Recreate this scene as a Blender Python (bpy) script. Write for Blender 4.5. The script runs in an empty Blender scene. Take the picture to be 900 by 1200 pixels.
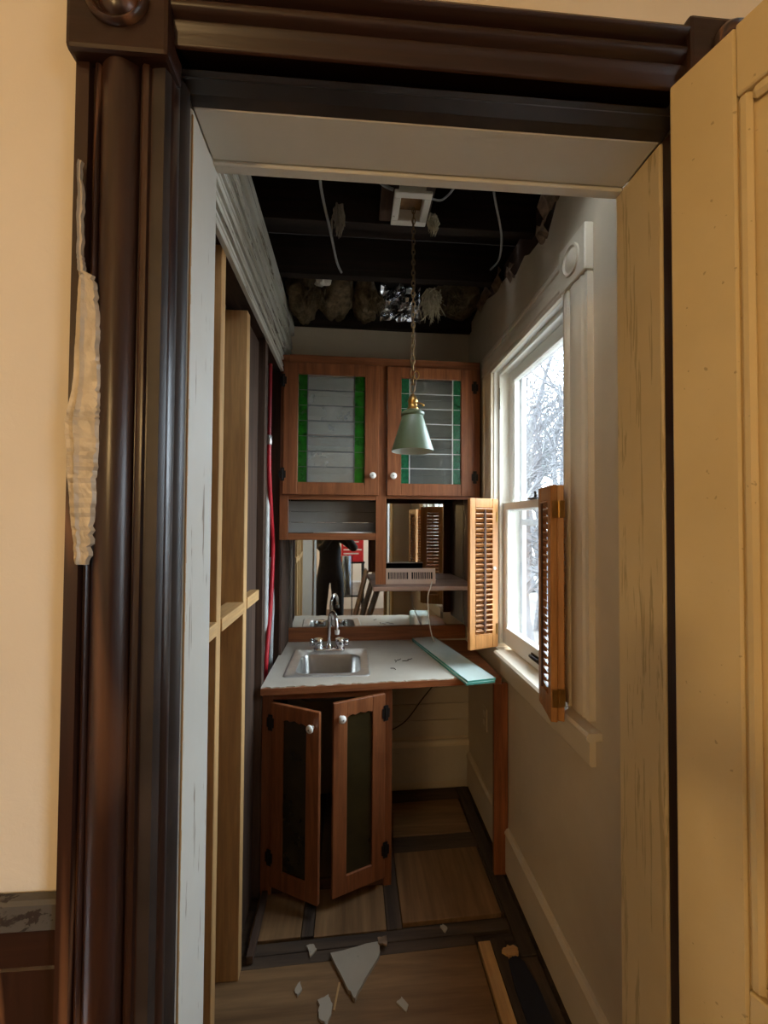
import bpy, bmesh, math, random
from mathutils import Vector, Matrix, noise
random.seed(7)
sc = bpy.context.scene
COL = sc.collection

# ------------------------------------------------------------------ camera
cam_d = bpy.data.cameras.new('camera'); cam = bpy.data.objects.new('camera', cam_d); COL.objects.link(cam)
cam_d.sensor_fit = 'HORIZONTAL'; cam_d.sensor_width = 36.0; cam_d.lens = 36.0*500/900
cam_d.clip_start = 0.003
H = 1.61
yaw, pit, rol = math.radians(4.2553), math.radians(1.3853), math.radians(0.3536)
fw = Vector((math.sin(yaw)*math.cos(pit), math.cos(yaw)*math.cos(pit), math.sin(pit)))
r0 = Vector((math.cos(yaw), -math.sin(yaw), 0)); u0 = r0.cross(fw)
rv = math.cos(rol)*r0+math.sin(rol)*u0; uv = -math.sin(rol)*r0+math.cos(rol)*u0
M = Matrix((rv, uv, -fw)).transposed().to_4x4(); M.translation = Vector((0, 0, H))
cam.matrix_world = M
sc.camera = cam
# ------------------------------------------------------------------ world, exposure
SKY = 15.5
LAMP = 150.0
w = bpy.data.worlds.new('overcast_sky'); sc.world = w; w.use_nodes = True
bg = w.node_tree.nodes['Background']; bg.inputs[0].default_value = (0.87, 0.94, 1.0, 1); bg.inputs[1].default_value = SKY
vs = sc.view_settings
vs.view_transform = 'Standard'; vs.look = 'None'; vs.exposure = 0.25; vs.gamma = 1.0; vs.use_curve_mapping = False
cy = sc.cycles
cy.max_bounces = 10; cy.diffuse_bounces = 6; cy.glossy_bounces = 6; cy.transparent_max_bounces = 16; cy.transmission_bounces = 6
cy.use_denoising = True; cy.sample_clamp_indirect = 20.0; cy.caustics_reflective = False; cy.caustics_refractive = False
def portal(name, loc, rot, sx, sy):
    d = bpy.data.lights.new(name, 'AREA'); d.shape = 'RECTANGLE'; d.size = sx; d.size_y = sy
    d.cycles.is_portal = True
    o = bpy.data.objects.new(name, d); COL.objects.link(o); o.location = loc; o.rotation_euler = rot
portal('pantry_window_portal', (0.90, 1.768, 1.70), (0, math.radians(90), 0), 1.46, 0.80)
portal('room_window_portal', (2.10, -1.45, 1.55), (0, math.radians(90), 0), 1.4, 1.3)

# ------------------------------------------------------------------ material helpers
MATS = {}
def nt(name):
    m = bpy.data.materials.new(name); m.use_nodes = True
    n = m.node_tree.nodes; n.clear()
    out = n.new('ShaderNodeOutputMaterial'); b = n.new('ShaderNodeBsdfPrincipled')
    m.node_tree.links.new(b.outputs[0], out.inputs[0])
    return m, n, m.node_tree.links, b, out
def coords(n, l, scale):
    tc = n.new('ShaderNodeTexCoord'); oi = n.new('ShaderNodeObjectInfo')
    mul = n.new('ShaderNodeMath'); mul.operation = 'MULTIPLY'; mul.inputs[1].default_value = 37.0
    l.new(oi.outputs['Random'], mul.inputs[0])
    add = n.new('ShaderNodeVectorMath'); add.operation = 'ADD'
    l.new(tc.outputs['Object'], add.inputs[0]); l.new(mul.outputs[0], add.inputs[1])
    mp = n.new('ShaderNodeMapping'); mp.inputs['Scale'].default_value = scale
    l.new(add.outputs[0], mp.inputs['Vector'])
    return mp
def ramp(n, stops):
    r = n.new('ShaderNodeValToRGB'); e = r.color_ramp.elements
    while len(e) < len(stops): e.new(0.5)
    for q, (p, c) in zip(e, stops):
        q.position = p; q.color = (*c, 1)
    return r
def noi(n, l, src, scale, detail=4, rough=0.6, dist=0.0):
    t = n.new('ShaderNodeTexNoise'); t.inputs['Scale'].default_value = scale; t.inputs['Detail'].default_value = detail
    t.inputs['Roughness'].default_value = rough; t.inputs['Distortion'].default_value = dist
    l.new(src.outputs[0], t.inputs['Vector']); return t
def bump(n, l, src, b, strength, dist=0.004):
    k = n.new('ShaderNodeBump'); k.inputs['Strength'].default_value = strength; k.inputs['Distance'].default_value = dist
    l.new(src, k.inputs['Height']); l.new(k.outputs[0], b.inputs['Normal'])
def mixc(n, l, fac, a, c):
    m = n.new('ShaderNodeMix'); m.data_type = 'RGBA'
    l.new(fac, m.inputs[0])
    for s, v in ((6, a), (7, c)):
        if isinstance(v, tuple): m.inputs[s].default_value = (*v, 1)
        else: l.new(v, m.inputs[s])
    return m.outputs[2]
def wood(key, dark, light, axis='z', rough=0.5, gs=14, spec=0.4, wear=None):
    k = key+axis
    if k in MATS: return MATS[k]
    m, n, l, b, o = nt(k)
    s = [1, 1, 1]; s['xyz'.index(axis)] = 0.07
    mp = coords(n, l, s)
    t = noi(n, l, mp, gs, 6, 0.65, 1.2); t2 = noi(n, l, mp, gs*6, 3, 0.6, 0.2)
    r = ramp(n, [(0.3, dark), (0.72, light)]); l.new(t.outputs[0], r.inputs[0])
    r2 = ramp(n, [(0.35, (0.62, 0.62, 0.62)), (0.65, (1, 1, 1))]); l.new(t2.outputs[0], r2.inputs[0])
    mm = n.new('ShaderNodeMix'); mm.data_type = 'RGBA'; mm.blend_type = 'MULTIPLY'; mm.inputs[0].default_value = 0.6
    l.new(r.outputs[0], mm.inputs[6]); l.new(r2.outputs[0], mm.inputs[7]); col = mm.outputs[2]
    if wear:
        s3 = [1, 1, 1]; s3['xyz'.index(axis)] = 0.05; m3 = coords(n, l, s3)
        t3 = noi(n, l, m3, 7, 2, 0.4, 0.6); r3 = ramp(n, [(0.50, (0, 0, 0)), (0.512, (1, 1, 1)), (0.524, (0, 0, 0))]); l.new(t3.outputs[0], r3.inputs[0])
        col = mixc(n, l, r3.outputs[0], col, wear)
    l.new(col, b.inputs['Base Color'])
    b.inputs['Roughness'].default_value = rough; b.inputs['Specular IOR Level'].default_value = spec
    bump(n, l, t2.outputs[0], b, 0.25, 0.002)
    MATS[k] = m; return m
def paint(key, c, c2, chip=None, axis='z', rough=0.55, amt=0.36, bmp=0.25, sc_=3.0, crack=0.06, spots=None):
    k = key+axis
    if k in MATS: return MATS[k]
    m, n, l, b, o = nt(k)
    s = [1, 1, 1]
    if axis in 'xyz': s['xyz'.index(axis)] = crack
    mp = coords(n, l, s); mo = coords(n, l, (1, 1, 1))
    t = noi(n, l, mo, sc_, 5, 0.6); r = ramp(n, [(0.3, c2), (0.68, c)]); l.new(t.outputs[0], r.inputs[0])
    col = r.outputs[0]
    t2 = noi(n, l, mp, 60 if axis in 'xyz' else 30, 4, 0.7, 0.4)
    if chip:
        r2 = ramp(n, [(amt-0.03, (1, 1, 1)), (amt, (0, 0, 0))]); l.new(t2.outputs[0], r2.inputs[0])
        col = mixc(n, l, r2.outputs[0], col, chip)
    if spots:
        t3 = noi(n, l, mo, 85, 2, 0.5); r3 = ramp(n, [(0.25, (0.7, 0.7, 0.7)), (0.285, (0, 0, 0))]); l.new(t3.outputs[0], r3.inputs[0])
        col = mixc(n, l, r3.outputs[0], col, spots)
    l.new(col, b.inputs['Base Color']); b.inputs['Roughness'].default_value = rough
    bump(n, l, t2.outputs[0], b, bmp, 0.002)
    MATS[k] = m; return m
def plain(key, c, rough=0.5, metal=0.0, nz=0.15, sc_=20, bmp=0.0, spec=0.5, coat=0.0):
    if key in MATS: return MATS[key]
    m, n, l, b, o = nt(key)
    mp = coords(n, l, (1, 1, 1)); t = noi(n, l, mp, sc_, 4, 0.6)
    r = ramp(n, [(0.3, tuple(x*(1-nz) for x in c)), (0.7, tuple(min(1, x*(1+nz)) for x in c))]); l.new(t.outputs[0], r.inputs[0])
    l.new(r.outputs[0], b.inputs['Base Color']); b.inputs['Roughness'].default_value = rough; b.inputs['Metallic'].default_value = metal
    b.inputs['Specular IOR Level'].default_value = spec; b.inputs['Coat Weight'].default_value = coat
    if bmp: bump(n, l, t.outputs[0], b, bmp, 0.006)
    MATS[key] = m; return m
def glass(key, tint, dust_haze=0.0, dust_haze_c=(0.6, 0.62, 0.58), refl=0.08, rough=0.02, sc_=12):
    if key in MATS: return MATS[key]
    m, n, l, b, o = nt(key); n.remove(b)
    tr = n.new('ShaderNodeBsdfTransparent'); tr.inputs[0].default_value = (*tint, 1)
    gl = n.new('ShaderNodeBsdfGlossy'); gl.inputs['Roughness'].default_value = rough; gl.inputs[0].default_value = (0.9, 0.9, 0.9, 1)
    lw = n.new('ShaderNodeLayerWeight'); lw.inputs[0].default_value = 0.5
    pw = n.new('ShaderNodeMath'); pw.operation = 'POWER'; pw.inputs[1].default_value = 4.0; l.new(lw.outputs['Facing'], pw.inputs[0])
    fr = n.new('ShaderNodeMath'); fr.operation = 'MULTIPLY_ADD'; fr.inputs[1].default_value = 0.5; fr.inputs[2].default_value = refl*0.4; l.new(pw.outputs[0], fr.inputs[0])
    mx = n.new('ShaderNodeMixShader'); l.new(fr.outputs[0], mx.inputs[0]); l.new(tr.outputs[0], mx.inputs[1]); l.new(gl.outputs[0], mx.inputs[2])
    last = mx
    if dust_haze > 0:  # diffuse film: dirt on window panes, painted-in brightness on left cabinet panes
        df = n.new('ShaderNodeBsdfDiffuse'); df.inputs[0].default_value = (*dust_haze_c, 1)
        mp = coords(n, l, (1, 1, 1)); t = noi(n, l, mp, sc_, 5, 0.65)
        mr = n.new('ShaderNodeMapRange'); mr.inputs[1].default_value = 0.3; mr.inputs[2].default_value = 0.7
        mr.inputs[3].default_value = dust_haze*0.6; mr.inputs[4].default_value = dust_haze*1.4; l.new(t.outputs[0], mr.inputs[0])
        m2 = n.new('ShaderNodeMixShader'); l.new(mr.outputs[0], m2.inputs[0]); l.new(mx.outputs[0], m2.inputs[1]); l.new(df.outputs[0], m2.inputs[2]); last = m2
    l.new(last.outputs[0], o.inputs[0]); MATS[key] = m; return m

# ------------------------------------------------------------------ geometry helpers (all in metres, world space)
SHEAR = 0.03
class G:
    def __init__(s): s.v = []; s.f = []; s.T = None
    def add(s, vs_, fs):
        b = len(s.v)
        for q in vs_:
            q = Vector(q)
            s.v.append(s.T @ q if s.T is not None else q)
        s.f += [tuple(b+i for i in f) for f in fs]; return s
    def box(s, x0, x1, y0, y1, z0, z1):
        return s.add([(x0,y0,z0),(x1,y0,z0),(x1,y1,z0),(x0,y1,z0),(x0,y0,z1),(x1,y0,z1),(x1,y1,z1),(x0,y1,z1)],
                     [(3,2,1,0),(4,5,6,7),(0,1,5,4),(1,2,6,5),(2,3,7,6),(3,0,4,7)])
    def prism(s, pts, axis, a0, a1):
        n_ = len(pts); vs_ = []
        for a in (a0, a1):
            for p, q in pts:
                vs_.append({'z': (p, q, a), 'x': (a, p, q), 'y': (p, a, q)}[axis])
        return s.add(vs_, [tuple(range(n_-1, -1, -1)), tuple(range(n_, 2*n_))]+[(i, (i+1) % n_, n_+(i+1) % n_, n_+i) for i in range(n_)])
    def tube(s, pts, r, seg=8, cap=True):
        pts = [Vector(p) for p in pts]; rs = r if isinstance(r, (list, tuple)) else [r]*len(pts)
        vs_ = []; fs = []; prev = None
        for i, p in enumerate(pts):
            d = (pts[min(i+1, len(pts)-1)]-pts[max(i-1, 0)])
            d = d.normalized() if d.length > 1e-9 else Vector((0, 0, 1))
            if prev is None:
                a = Vector((0, 0, 1)) if abs(d.z) < 0.9 else Vector((1, 0, 0)); u = d.cross(a).normalized()
            else:
                u = (prev-d*prev.dot(d)); u = u.normalized() if u.length > 1e-6 else d.orthogonal().normalized()
            prev = u; w_ = d.cross(u)
            for k in range(seg):
                t = 2*math.pi*k/seg; vs_.append(p+(u*math.cos(t)+w_*math.sin(t))*rs[i])
        for i in range(len(pts)-1):
            for k in range(seg):
                fs.append((i*seg+k, i*seg+(k+1) % seg, (i+1)*seg+(k+1) % seg, (i+1)*seg+k))
        if cap:
            fs.append(tuple(range(seg-1, -1, -1))); fs.append(tuple((len(pts)-1)*seg+k for k in range(seg)))
        return s.add(vs_, fs)
    def lathe(s, prof, c, axis='z', seg=24):
        c = Vector(c); vs_ = []; fs = []
        for r, h in prof:
            for k in range(seg):
                t = 2*math.pi*k/seg; a, b_ = r*math.cos(t), r*math.sin(t)
                vs_.append(c+Vector({'z': (a, b_, h), 'y': (a, h, b_), 'x': (h, a, b_)}[axis]))
        for i in range(len(prof)-1):
            for k in range(seg):
                fs.append((i*seg+k, i*seg+(k+1) % seg, (i+1)*seg+(k+1) % seg, (i+1)*seg+k))
        return s.add(vs_, fs)
    def sphere(s, c, r, seg=14, rings=8):
        if isinstance(r, (int, float)): r = (r, r, r)
        c = Vector(c); vs_ = [c+Vector((0, 0, r[2]))]; fs = []
        for i in range(1, rings):
            p = math.pi*i/rings
            for k in range(seg):
                t = 2*math.pi*k/seg; vs_.append(c+Vector((r[0]*math.sin(p)*math.cos(t), r[1]*math.sin(p)*math.sin(t), r[2]*math.cos(p))))
        vs_.append(c-Vector((0, 0, r[2])))
        for k in range(seg): fs.append((0, 1+k, 1+(k+1) % seg))
        for i in range(rings-2):
            for k in range(seg):
                a = 1+i*seg; fs.append((a+k, a+seg+k, a+seg+(k+1) % seg, a+(k+1) % seg))
        e = len(vs_)-1; a = 1+(rings-2)*seg
        for k in range(seg): fs.append((e, a+(k+1) % seg, a+k))
        return s.add(vs_, fs)
    def build(s, name, mat, parent=None, bevel=0.0, smooth=False, shear=False, seg=1, rough=0.0, cuts=0, loc=None):
        org = ORG.get(parent.name, Vector()) if parent else (Vector(loc) if loc else Vector())
        me = bpy.data.meshes.new(name)
        vv = []
        for q in s.v:
            q = q.copy()
            if shear: q.y += SHEAR*(q.x-0.17)
            vv.append(q-org)
        me.from_pydata([tuple(q) for q in vv], [], s.f)
        bm = bmesh.new(); bm.from_mesh(me)
        bmesh.ops.recalc_face_normals(bm, faces=bm.faces)
        if cuts: bmesh.ops.subdivide_edges(bm, edges=bm.edges, cuts=cuts, use_grid_fill=True)
        if rough:
            for q in bm.verts:
                q.co += Vector((noise.noise((q.co+org)*23), noise.noise((q.co+org)*23+Vector((9, 1, 5))), noise.noise((q.co+org)*23+Vector((3, 7, 2)))))*rough
        if bevel:
            es = [e for e in bm.edges if len(e.link_faces) == 2 and e.calc_face_angle(0) > 0.5]
            bmesh.ops.bevel(bm, geom=es, offset=bevel, segments=seg, affect='EDGES', clamp_overlap=True, profile=0.6)
        if smooth:
            for f in bm.faces: f.smooth = True
            for e in bm.edges:
                if len(e.link_faces) == 2 and e.calc_face_angle(0) > 0.9: e.smooth = False
        bm.to_mesh(me); bm.free()
        me.materials.append(mat)
        o = bpy.data.objects.new(name, me); COL.objects.link(o)
        if parent:
            o.parent = parent
        else:
            o.location = org
        ORG[o.name] = org
        return o
ORG = {}
def tag(o, label, cat, group=None):
    o['label'] = label; o['category'] = cat
    if group: o['group'] = group
    return o
def root(name, label, cat, loc, group=None):
    o = bpy.data.objects.new(name, None); COL.objects.link(o); o.location = loc; o.empty_display_size = 0.05
    ORG[o.name] = Vector(loc); return tag(o, label, cat, group)
def struct(o, label=None):
    o['kind'] = 'structure'
    if label: o['label'] = label
    return o
def sroot(name, label, loc=(0, 0, 0)):
    o = bpy.data.objects.new(name, None); COL.objects.link(o); o.location = loc; ORG[o.name] = Vector(loc); o.empty_display_size = 0.05
    return struct(o, label)
def box(name, d, mat, parent=None, bevel=0.0015, shear=False, **k):
    return G().box(*d).build(name, mat, parent, bevel=bevel, shear=shear, **k)
def cp(o, parent, off):
    c = o.copy(); COL.objects.link(c); c.parent = parent; c.location = Vector(off); ORG[c.name] = ORG[o.name]; return c

# ------------------------------------------------------------------ materials
plaster = paint('cream_plaster', (0.77, 0.70, 0.59), (0.72, 0.645, 0.53), axis='n', rough=0.8, bmp=0.35)
varnish = wood('dark_varnish', (0.012, 0.0045, 0.003), (0.050, 0.018, 0.010), 'z', 0.30, 10, 0.5, (0.17, 0.075, 0.035))
varnish_x = wood('dark_varnish', (0.012, 0.0045, 0.003), (0.050, 0.018, 0.010), 'x', 0.34, 10, 0.4)
white_z = paint('old_white_paint', (0.74, 0.74, 0.68), (0.66, 0.65, 0.58), (0.30, 0.25, 0.18), 'z', amt=0.365)
white_x = paint('old_white_paint', (0.74, 0.74, 0.68), (0.66, 0.65, 0.58), (0.26, 0.21, 0.15), 'x', amt=0.30)
white_y = paint('old_white_paint', (0.70, 0.69, 0.61), (0.56, 0.54, 0.46), (0.16, 0.13, 0.09), 'y', amt=0.42)
door_paint = paint('cream_door_paint', (0.71, 0.57, 0.31), (0.62, 0.485, 0.25), None, 'n', rough=0.45, bmp=0.12, spots=(0.35, 0.25, 0.12))
jamb_cream = paint('cream_jamb_paint', (0.72, 0.58, 0.34), (0.63, 0.49, 0.27), (0.50, 0.385, 0.20), 'z', rough=0.5, amt=0.43)
wall_grey = paint('pantry_wall_paint', (0.64, 0.55, 0.415), (0.56, 0.475, 0.35), None, 'n', rough=0.75, bmp=0.3)
trim_cream = paint('window_trim_paint', (0.76, 0.68, 0.54), (0.66, 0.58, 0.45), (0.34, 0.28, 0.2), 'z', rough=0.45, amt=0.29)
trim_creamy = paint('window_trim_paint', (0.76, 0.68, 0.54), (0.66, 0.58, 0.45), (0.34, 0.28, 0.2), 'y', rough=0.45, amt=0.29)
sash_white = paint('sash_paint', (0.80, 0.80, 0.76), (0.72, 0.71, 0.66), None, 'n', rough=0.4, bmp=0.1)
oak = [wood('cabinet_oak', (0.16, 0.046, 0.015), (0.37, 0.132, 0.048), a, 0.42, 16) for a in 'xyz']
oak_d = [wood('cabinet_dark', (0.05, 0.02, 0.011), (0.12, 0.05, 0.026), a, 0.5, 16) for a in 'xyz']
orange = [wood('shutter_pine', (0.42, 0.17, 0.045), (0.62, 0.30, 0.10), a, 0.42, 16) for a in 'xyz']
pine = [wood('new_pine', (0.50, 0.275, 0.10), (0.68, 0.42, 0.18), a, 0.6, 12) for a in 'xyz']
old_w = [wood('old_timber', (0.035, 0.019, 0.012), (0.12, 0.066, 0.04), a, 0.8, 16) for a in 'xyz']
ply = [wood('subfloor_plywood', (0.16, 0.083, 0.032), (0.29, 0.162, 0.070), a, 0.6, 10) for a in 'xyz']
floor_dark = [wood('dirty_dark_board', (0.035, 0.022, 0.014), (0.115, 0.074, 0.046), a, 0.7, 14) for a in 'xyz']
iron = plain('black_iron', (0.02, 0.017, 0.015), 0.5, 0.6)
porcelain = plain('white_porcelain', (0.85, 0.82, 0.76), 0.15, nz=0.04)
brass = plain('aged_brass', (0.45, 0.26, 0.08), 0.35, 1.0)
chrome = plain('chrome', (0.72, 0.72, 0.72), 0.14, 1.0, nz=0.03)
steel = plain('brushed_steel', (0.50, 0.49, 0.47), 0.28, 1.0, nz=0.08)
lead = plain('lead_came', (0.10, 0.10, 0.10), 0.5, 0.5)
lead_l = plain('bright_came', (0.55, 0.56, 0.55), 0.4, 0.3)

# =================================================================== STRUCTURE
LX, RX, BY, CZ = -0.385, 0.73, 2.62, 2.80
JL, JR, JT = -0.256, 0.519, 2.262
# --- doorway wall (room side at y=.62)
g = G().box(-2.2, JL-0.02, 0.62, 0.785, 0, 2.9).box(JR+0.02, 2.1, 0.62, 0.785, 0, 2.9).box(JL-0.02, JR+0.02, 0.62, 0.785, JT+0.02, 2.9)
struct(g.build('wall_doorway', plaster), 'cream plaster wall around the dark wooden doorway')

# --- door casing, left side (moulded profile)
def casing_profile(w_, flip=False):
    p = [(0, 0), (0, 0.030), (0.017, 0.030), (0.019, 0.022), (0.023, 0.022), (0.0245, 0.029), (0.0275, 0.031), (0.0305, 0.029), (0.032, 0.023)]
    for i in range(9):
        t = i/8; p.append((0.034+0.046*t, 0.026+0.015*math.sin(math.pi*(0.08+0.84*t))))
    p += [(0.082, 0.024), (0.085, 0.024), (0.0865, 0.031), (0.090, 0.034), (0.0965, 0.033), (0.098, 0.028), (w_-0.012, 0.027), (w_-0.003, 0.022), (w_, 0.012), (w_, 0)]
    return p
t1 = sroot('trim_1', 'dark varnished moulded casing up the left of the doorway', (JL-0.06, 0.60, 0))
pr = [(-0.376+a, 0.62-b) for a, b in casing_profile(0.122)]
G().prism(pr, 'z', 0, 2.2295).build('casing_board', varnish, t1, smooth=True)
def corner_block(x0, x1, z0, z1, par):
    b = box('corner_block', (x0, x1, 0.572, 0.62, z0, z1), varnish_x, par, bevel=0.006, seg=2)
    c = ((x0+x1)/2, 0.572, (z0+z1)/2)
    pf = [(0.0405, 0.002), (0.040, -0.006), (0.036, -0.009), (0.031, -0.006), (0.029, -0.001), (0.026, 0.0), (0.022, -0.006), (0.014, -0.0105), (0.006, -0.012), (0.0005, -0.0122)]
    G().lathe(pf, c, 'y', 28).build('bullseye', varnish, b, smooth=True)
corner_block(-0.380, -0.249, 2.230, 2.372, t1)
# --- head casing
t2 = sroot('trim_2', 'dark varnished moulded head casing over the doorway', (0.13, 0.60, 2.26))
hp = [(0.62, JT), (0.594, JT), (0.590, 2.266), (0.590, 2.282), (0.586, 2.286), (0.584, 2.292), (0.588, 2.296)]
for i in range(8):
    t = i/7; hp.append((0.588-0.012*math.sin(math.pi*t), 2.298+0.025*t))
hp += [(0.590, 2.325), (0.584, 2.328), (0.574, 2.331), (0.571, 2.336), (0.573, 2.341), (0.580, 2.344), (0.62, 2.344)]
G().prism(hp, 'x', -0.2488, 0.4868).build('casing_board', varnish_x, t2, smooth=True)
t3 = sroot('trim_3', 'dark varnished casing up the right of the doorway, behind the open door', (0.57, 0.60, 0))
pr = [(0.527+0.122-a, 0.62-b) for a, b in casing_profile(0.122)]
G().prism(pr, 'z', 0, 2.2295).build('casing_board', varnish, t3, smooth=True)
corner_block(0.487, 0.640, 2.265, 2.358, t3)
# --- jambs: dark stained front half, white painted back half
t4 = sroot('trim_4', 'doorway jamb lining, dark stained towards the room and white towards the pantry', (0.13, 0.70, 0))
g = G(); g.prism([(JL-0.02, 0.592), (JL-0.004, 0.590), (JL, 0.598), (JL+0.001, 0.628), (JL-0.002, 0.634), (JL+0.003, 0.640), (JL+0.005, 0.655), (JL, 0.668), (JL-0.003, 0.677), (JL-0.02, 0.677)], 'z', 0, JT)
g.build('dark_jamb', plain('dark_stain', (0.030, 0.022, 0.019), 0.45, nz=0.4, sc_=9), t4, smooth=True)
box('dark_jamb', (JR+0.004, JR+0.02, 0.592, 0.677, 0, JT), varnish, t4)
g = G().prism([(0.594, JT+0.02), (0.594, JT), (0.63, JT), (0.636, JT+0.004), (0.66, JT+0.004), (0.677, JT), (0.677, JT+0.02)], 'x', JL, JR+0.004)
g.build('dark_head', plain('dark_stain', (0.030, 0.022, 0.019), 0.3), t4)
o = box('white_jamb', (JL-0.02, JL, 0.677, 0.80, 0, JT), white_z, t4, bevel=0.003); o['label'] = 'white painted jamb with cracked flaking paint'
g = G()
for i in range(150):
    z0 = 2.25*i/150; j = 0.0025+0.004*max(0, noise.noise(Vector((0, 0, z0*30))))+0.002*max(0, noise.noise(Vector((3, 0, z0*90))))
    g.box(JL-0.001, JL+0.0012, 0.6772, 0.6772+j, z0, z0+2.25/150)
g.build('flaked_edge', pine[2], t4)
o = box('cream_jamb', (JR, JR+0.02, 0.677, 0.80, 0, JT), jamb_cream, t4, bevel=0.003)
o = box('white_head', (JL, JR, 0.677, 0.775, JT-0.001, JT+0.02), white_x, t4, bevel=0.002)
box('head_edge_strip', (JL, JR, 0.777, 0.80, JT-0.006, JT+0.02), white_x, t4, bevel=0.002)
# --- wainscot left of the door
t5 = sroot('trim_5', 'dark wainscot panelling with a worn grey cap, left of the doorway', (-1.0, 0.60, 0))
worn = paint('worn_cap', (0.11, 0.10, 0.085), (0.05, 0.045, 0.04), (0.02, 0.012, 0.01), 'n', rough=0.6, amt=0.45)
box('cap_rail', (-2.2, -0.378, 0.600, 0.62, 1.072, 1.112), worn, t5, bevel=0.004)
box('rail', (-2.2, -0.378, 0.608, 0.62, 1.020, 1.072), varnish_x, t5, bevel=0.003)
for i in range(4):
    box('panel', (-0.83-0.45*i, -0.382-0.45*i, 0.612, 0.62, 0.0, 1.018), varnish, t5, bevel=0.004)

# --- open door
A = math.radians(18.0)
dl = Vector((math.sin(A), -math.cos(A), 0)); dn = Vector((math.cos(A), math.sin(A), 0))   # along the leaf, back of leaf
DT = Matrix(((dl.x, dn.x, 0, 0.4655), (dl.y, dn.y, 0, 0.588), (0, 0, 1, 0), (0, 0, 0, 1)))
d1 = sroot('door_1', 'cream painted panel door standing open on the right', (0.4655, 0.588, 0))
def dbox(name, d, mat, par, bevel=0.002):
    g = G(); g.T = DT; return g.box(*d).build(name, mat, par, bevel=bevel)
S0, S1, W_ = 0.0, 0.086, 0.75
dbox('hinge_stile', (0, S1, 0, 0.038, 0.012, 2.2605), door_paint, d1, 0.003)
dbox('lock_stile', (W_-0.1, W_, 0, 0.038, 0.012, 2.2605), door_paint, d1)
for z0, z1 in ((0.012, 0.24), (0.86, 1.035), (2.165, 2.2605)):
    dbox('rail', (S1+0.0008, W_-0.1, 0, 0.038, z0, z1), door_paint, d1)
for z0, z1 in ((0.24, 0.86), (1.035, 2.165)):
    p_ = dbox('panel', (S1, W_-0.1, 0.012, 0.026, z0, z1), door_paint, d1, 0.0)
    for d in ((S1, S1+0.016, 0.001, 0.013, z0, z1), (W_-0.116, W_-0.1, 0.001, 0.013, z0, z1), (S1+0.016, W_-0.116, 0.001, 0.013, z0, z0+0.018), (S1+0.016, W_-0.116, 0.001, 0.013, z1-0.018, z1)):
        dbox('moulding', d, door_paint, p_, 0.005)
kb = G(); kb.T = DT
kb.lathe([(0.0005, -0.055), (0.016, -0.054), (0.026, -0.042), (0.024, -0.03), (0.010, -0.022), (0.009, -0.004), (0.022, -0.002), (0.022, 0.001)], (W_-0.05, 0, 0.96), 'y', 18)
kb.build('knob', porcelain, d1, smooth=True)

# --- pantry right wall with window opening
WY0, WY1, WZ0, WZ1 = 1.395, 2.14, 1.0, 2.39
g = G()
for d in ((RX, RX+0.15, 0.785, WY0, -0.05, 2.70), (RX, RX+0.15, WY1, 2.78, -0.05, 2.70), (RX, RX+0.15, WY0, WY1, -0.05, WZ0-0.02), (RX, RX+0.15, WY0, WY1, WZ1, 2.70)): g.box(*d)
wr = struct(g.build('wall_right', wall_grey), 'grey plaster pantry wall holding the window')
# torn top edge of the plaster
edge = [(0.80, 2.93), (1.30, 2.90), (1.452, 2.80), (1.50, 2.745), (1.545, 2.70), (1.60, 2.725), (1.66, 2.73), (1.711, 2.735), (1.76, 2.76), (1.802, 2.75), (1.85, 2.735), (1.903, 2.745), (1.97, 2.79), (2.075, 2.81), (2.14, 2.80), (2.208, 2.82), (2.30, 2.85), (2.442, 2.875), (2.55, 2.86), (2.72, 2.86)]
g = G().prism([(0.785, 2.70)]+edge+[(2.72, 2.70)], 'x', RX+0.001, RX+0.03)
g.build('torn_plaster', wall_grey, wr)
paper = plain('torn_paper', (0.20, 0.13, 0.08), 0.9, nz=0.5, sc_=30, bmp=0.3)
for (a, b, c_, z, dx) in ((1.44, 1.56, 0.10, 2.80, -0.035), (1.53, 1.60, 0.05, 2.72, -0.03), (1.86, 1.93, 0.045, 2.755, -0.025), (2.02, 2.14, 0.05, 2.82, -0.03), (2.2, 2.4, 0.05, 2.86, -0.03)):
    g = G(); n_ = 6; vs_ = []
    for i in range(n_+1):
        y = a+(b-a)*i/n_; j = random.uniform(-0.012, 0.012)
        vs_ += [(RX-0.001, y, z-0.02+j), (RX+dx*0.6+j*0.5, y+0.01, z+c_*0.4+j), (RX+dx*0.4, y+j, z+c_+j*2)]
    fs = []
    for i in range(n_):
        for k in range(2): fs.append((3*i+k, 3*i+k+1, 3*i+k+4, 3*i+k+3))
    o = g.add(vs_, fs).build('torn_shred', paper, wr)
    md = o.modifiers.new('thick', 'SOLIDIFY'); md.thickness = 0.003
# loose header timber behind the torn plaster
box('plate', (RX+0.035, RX+0.15, 0.79, 2.78, 2.70, 2.93), old_w[1], wr)

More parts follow.
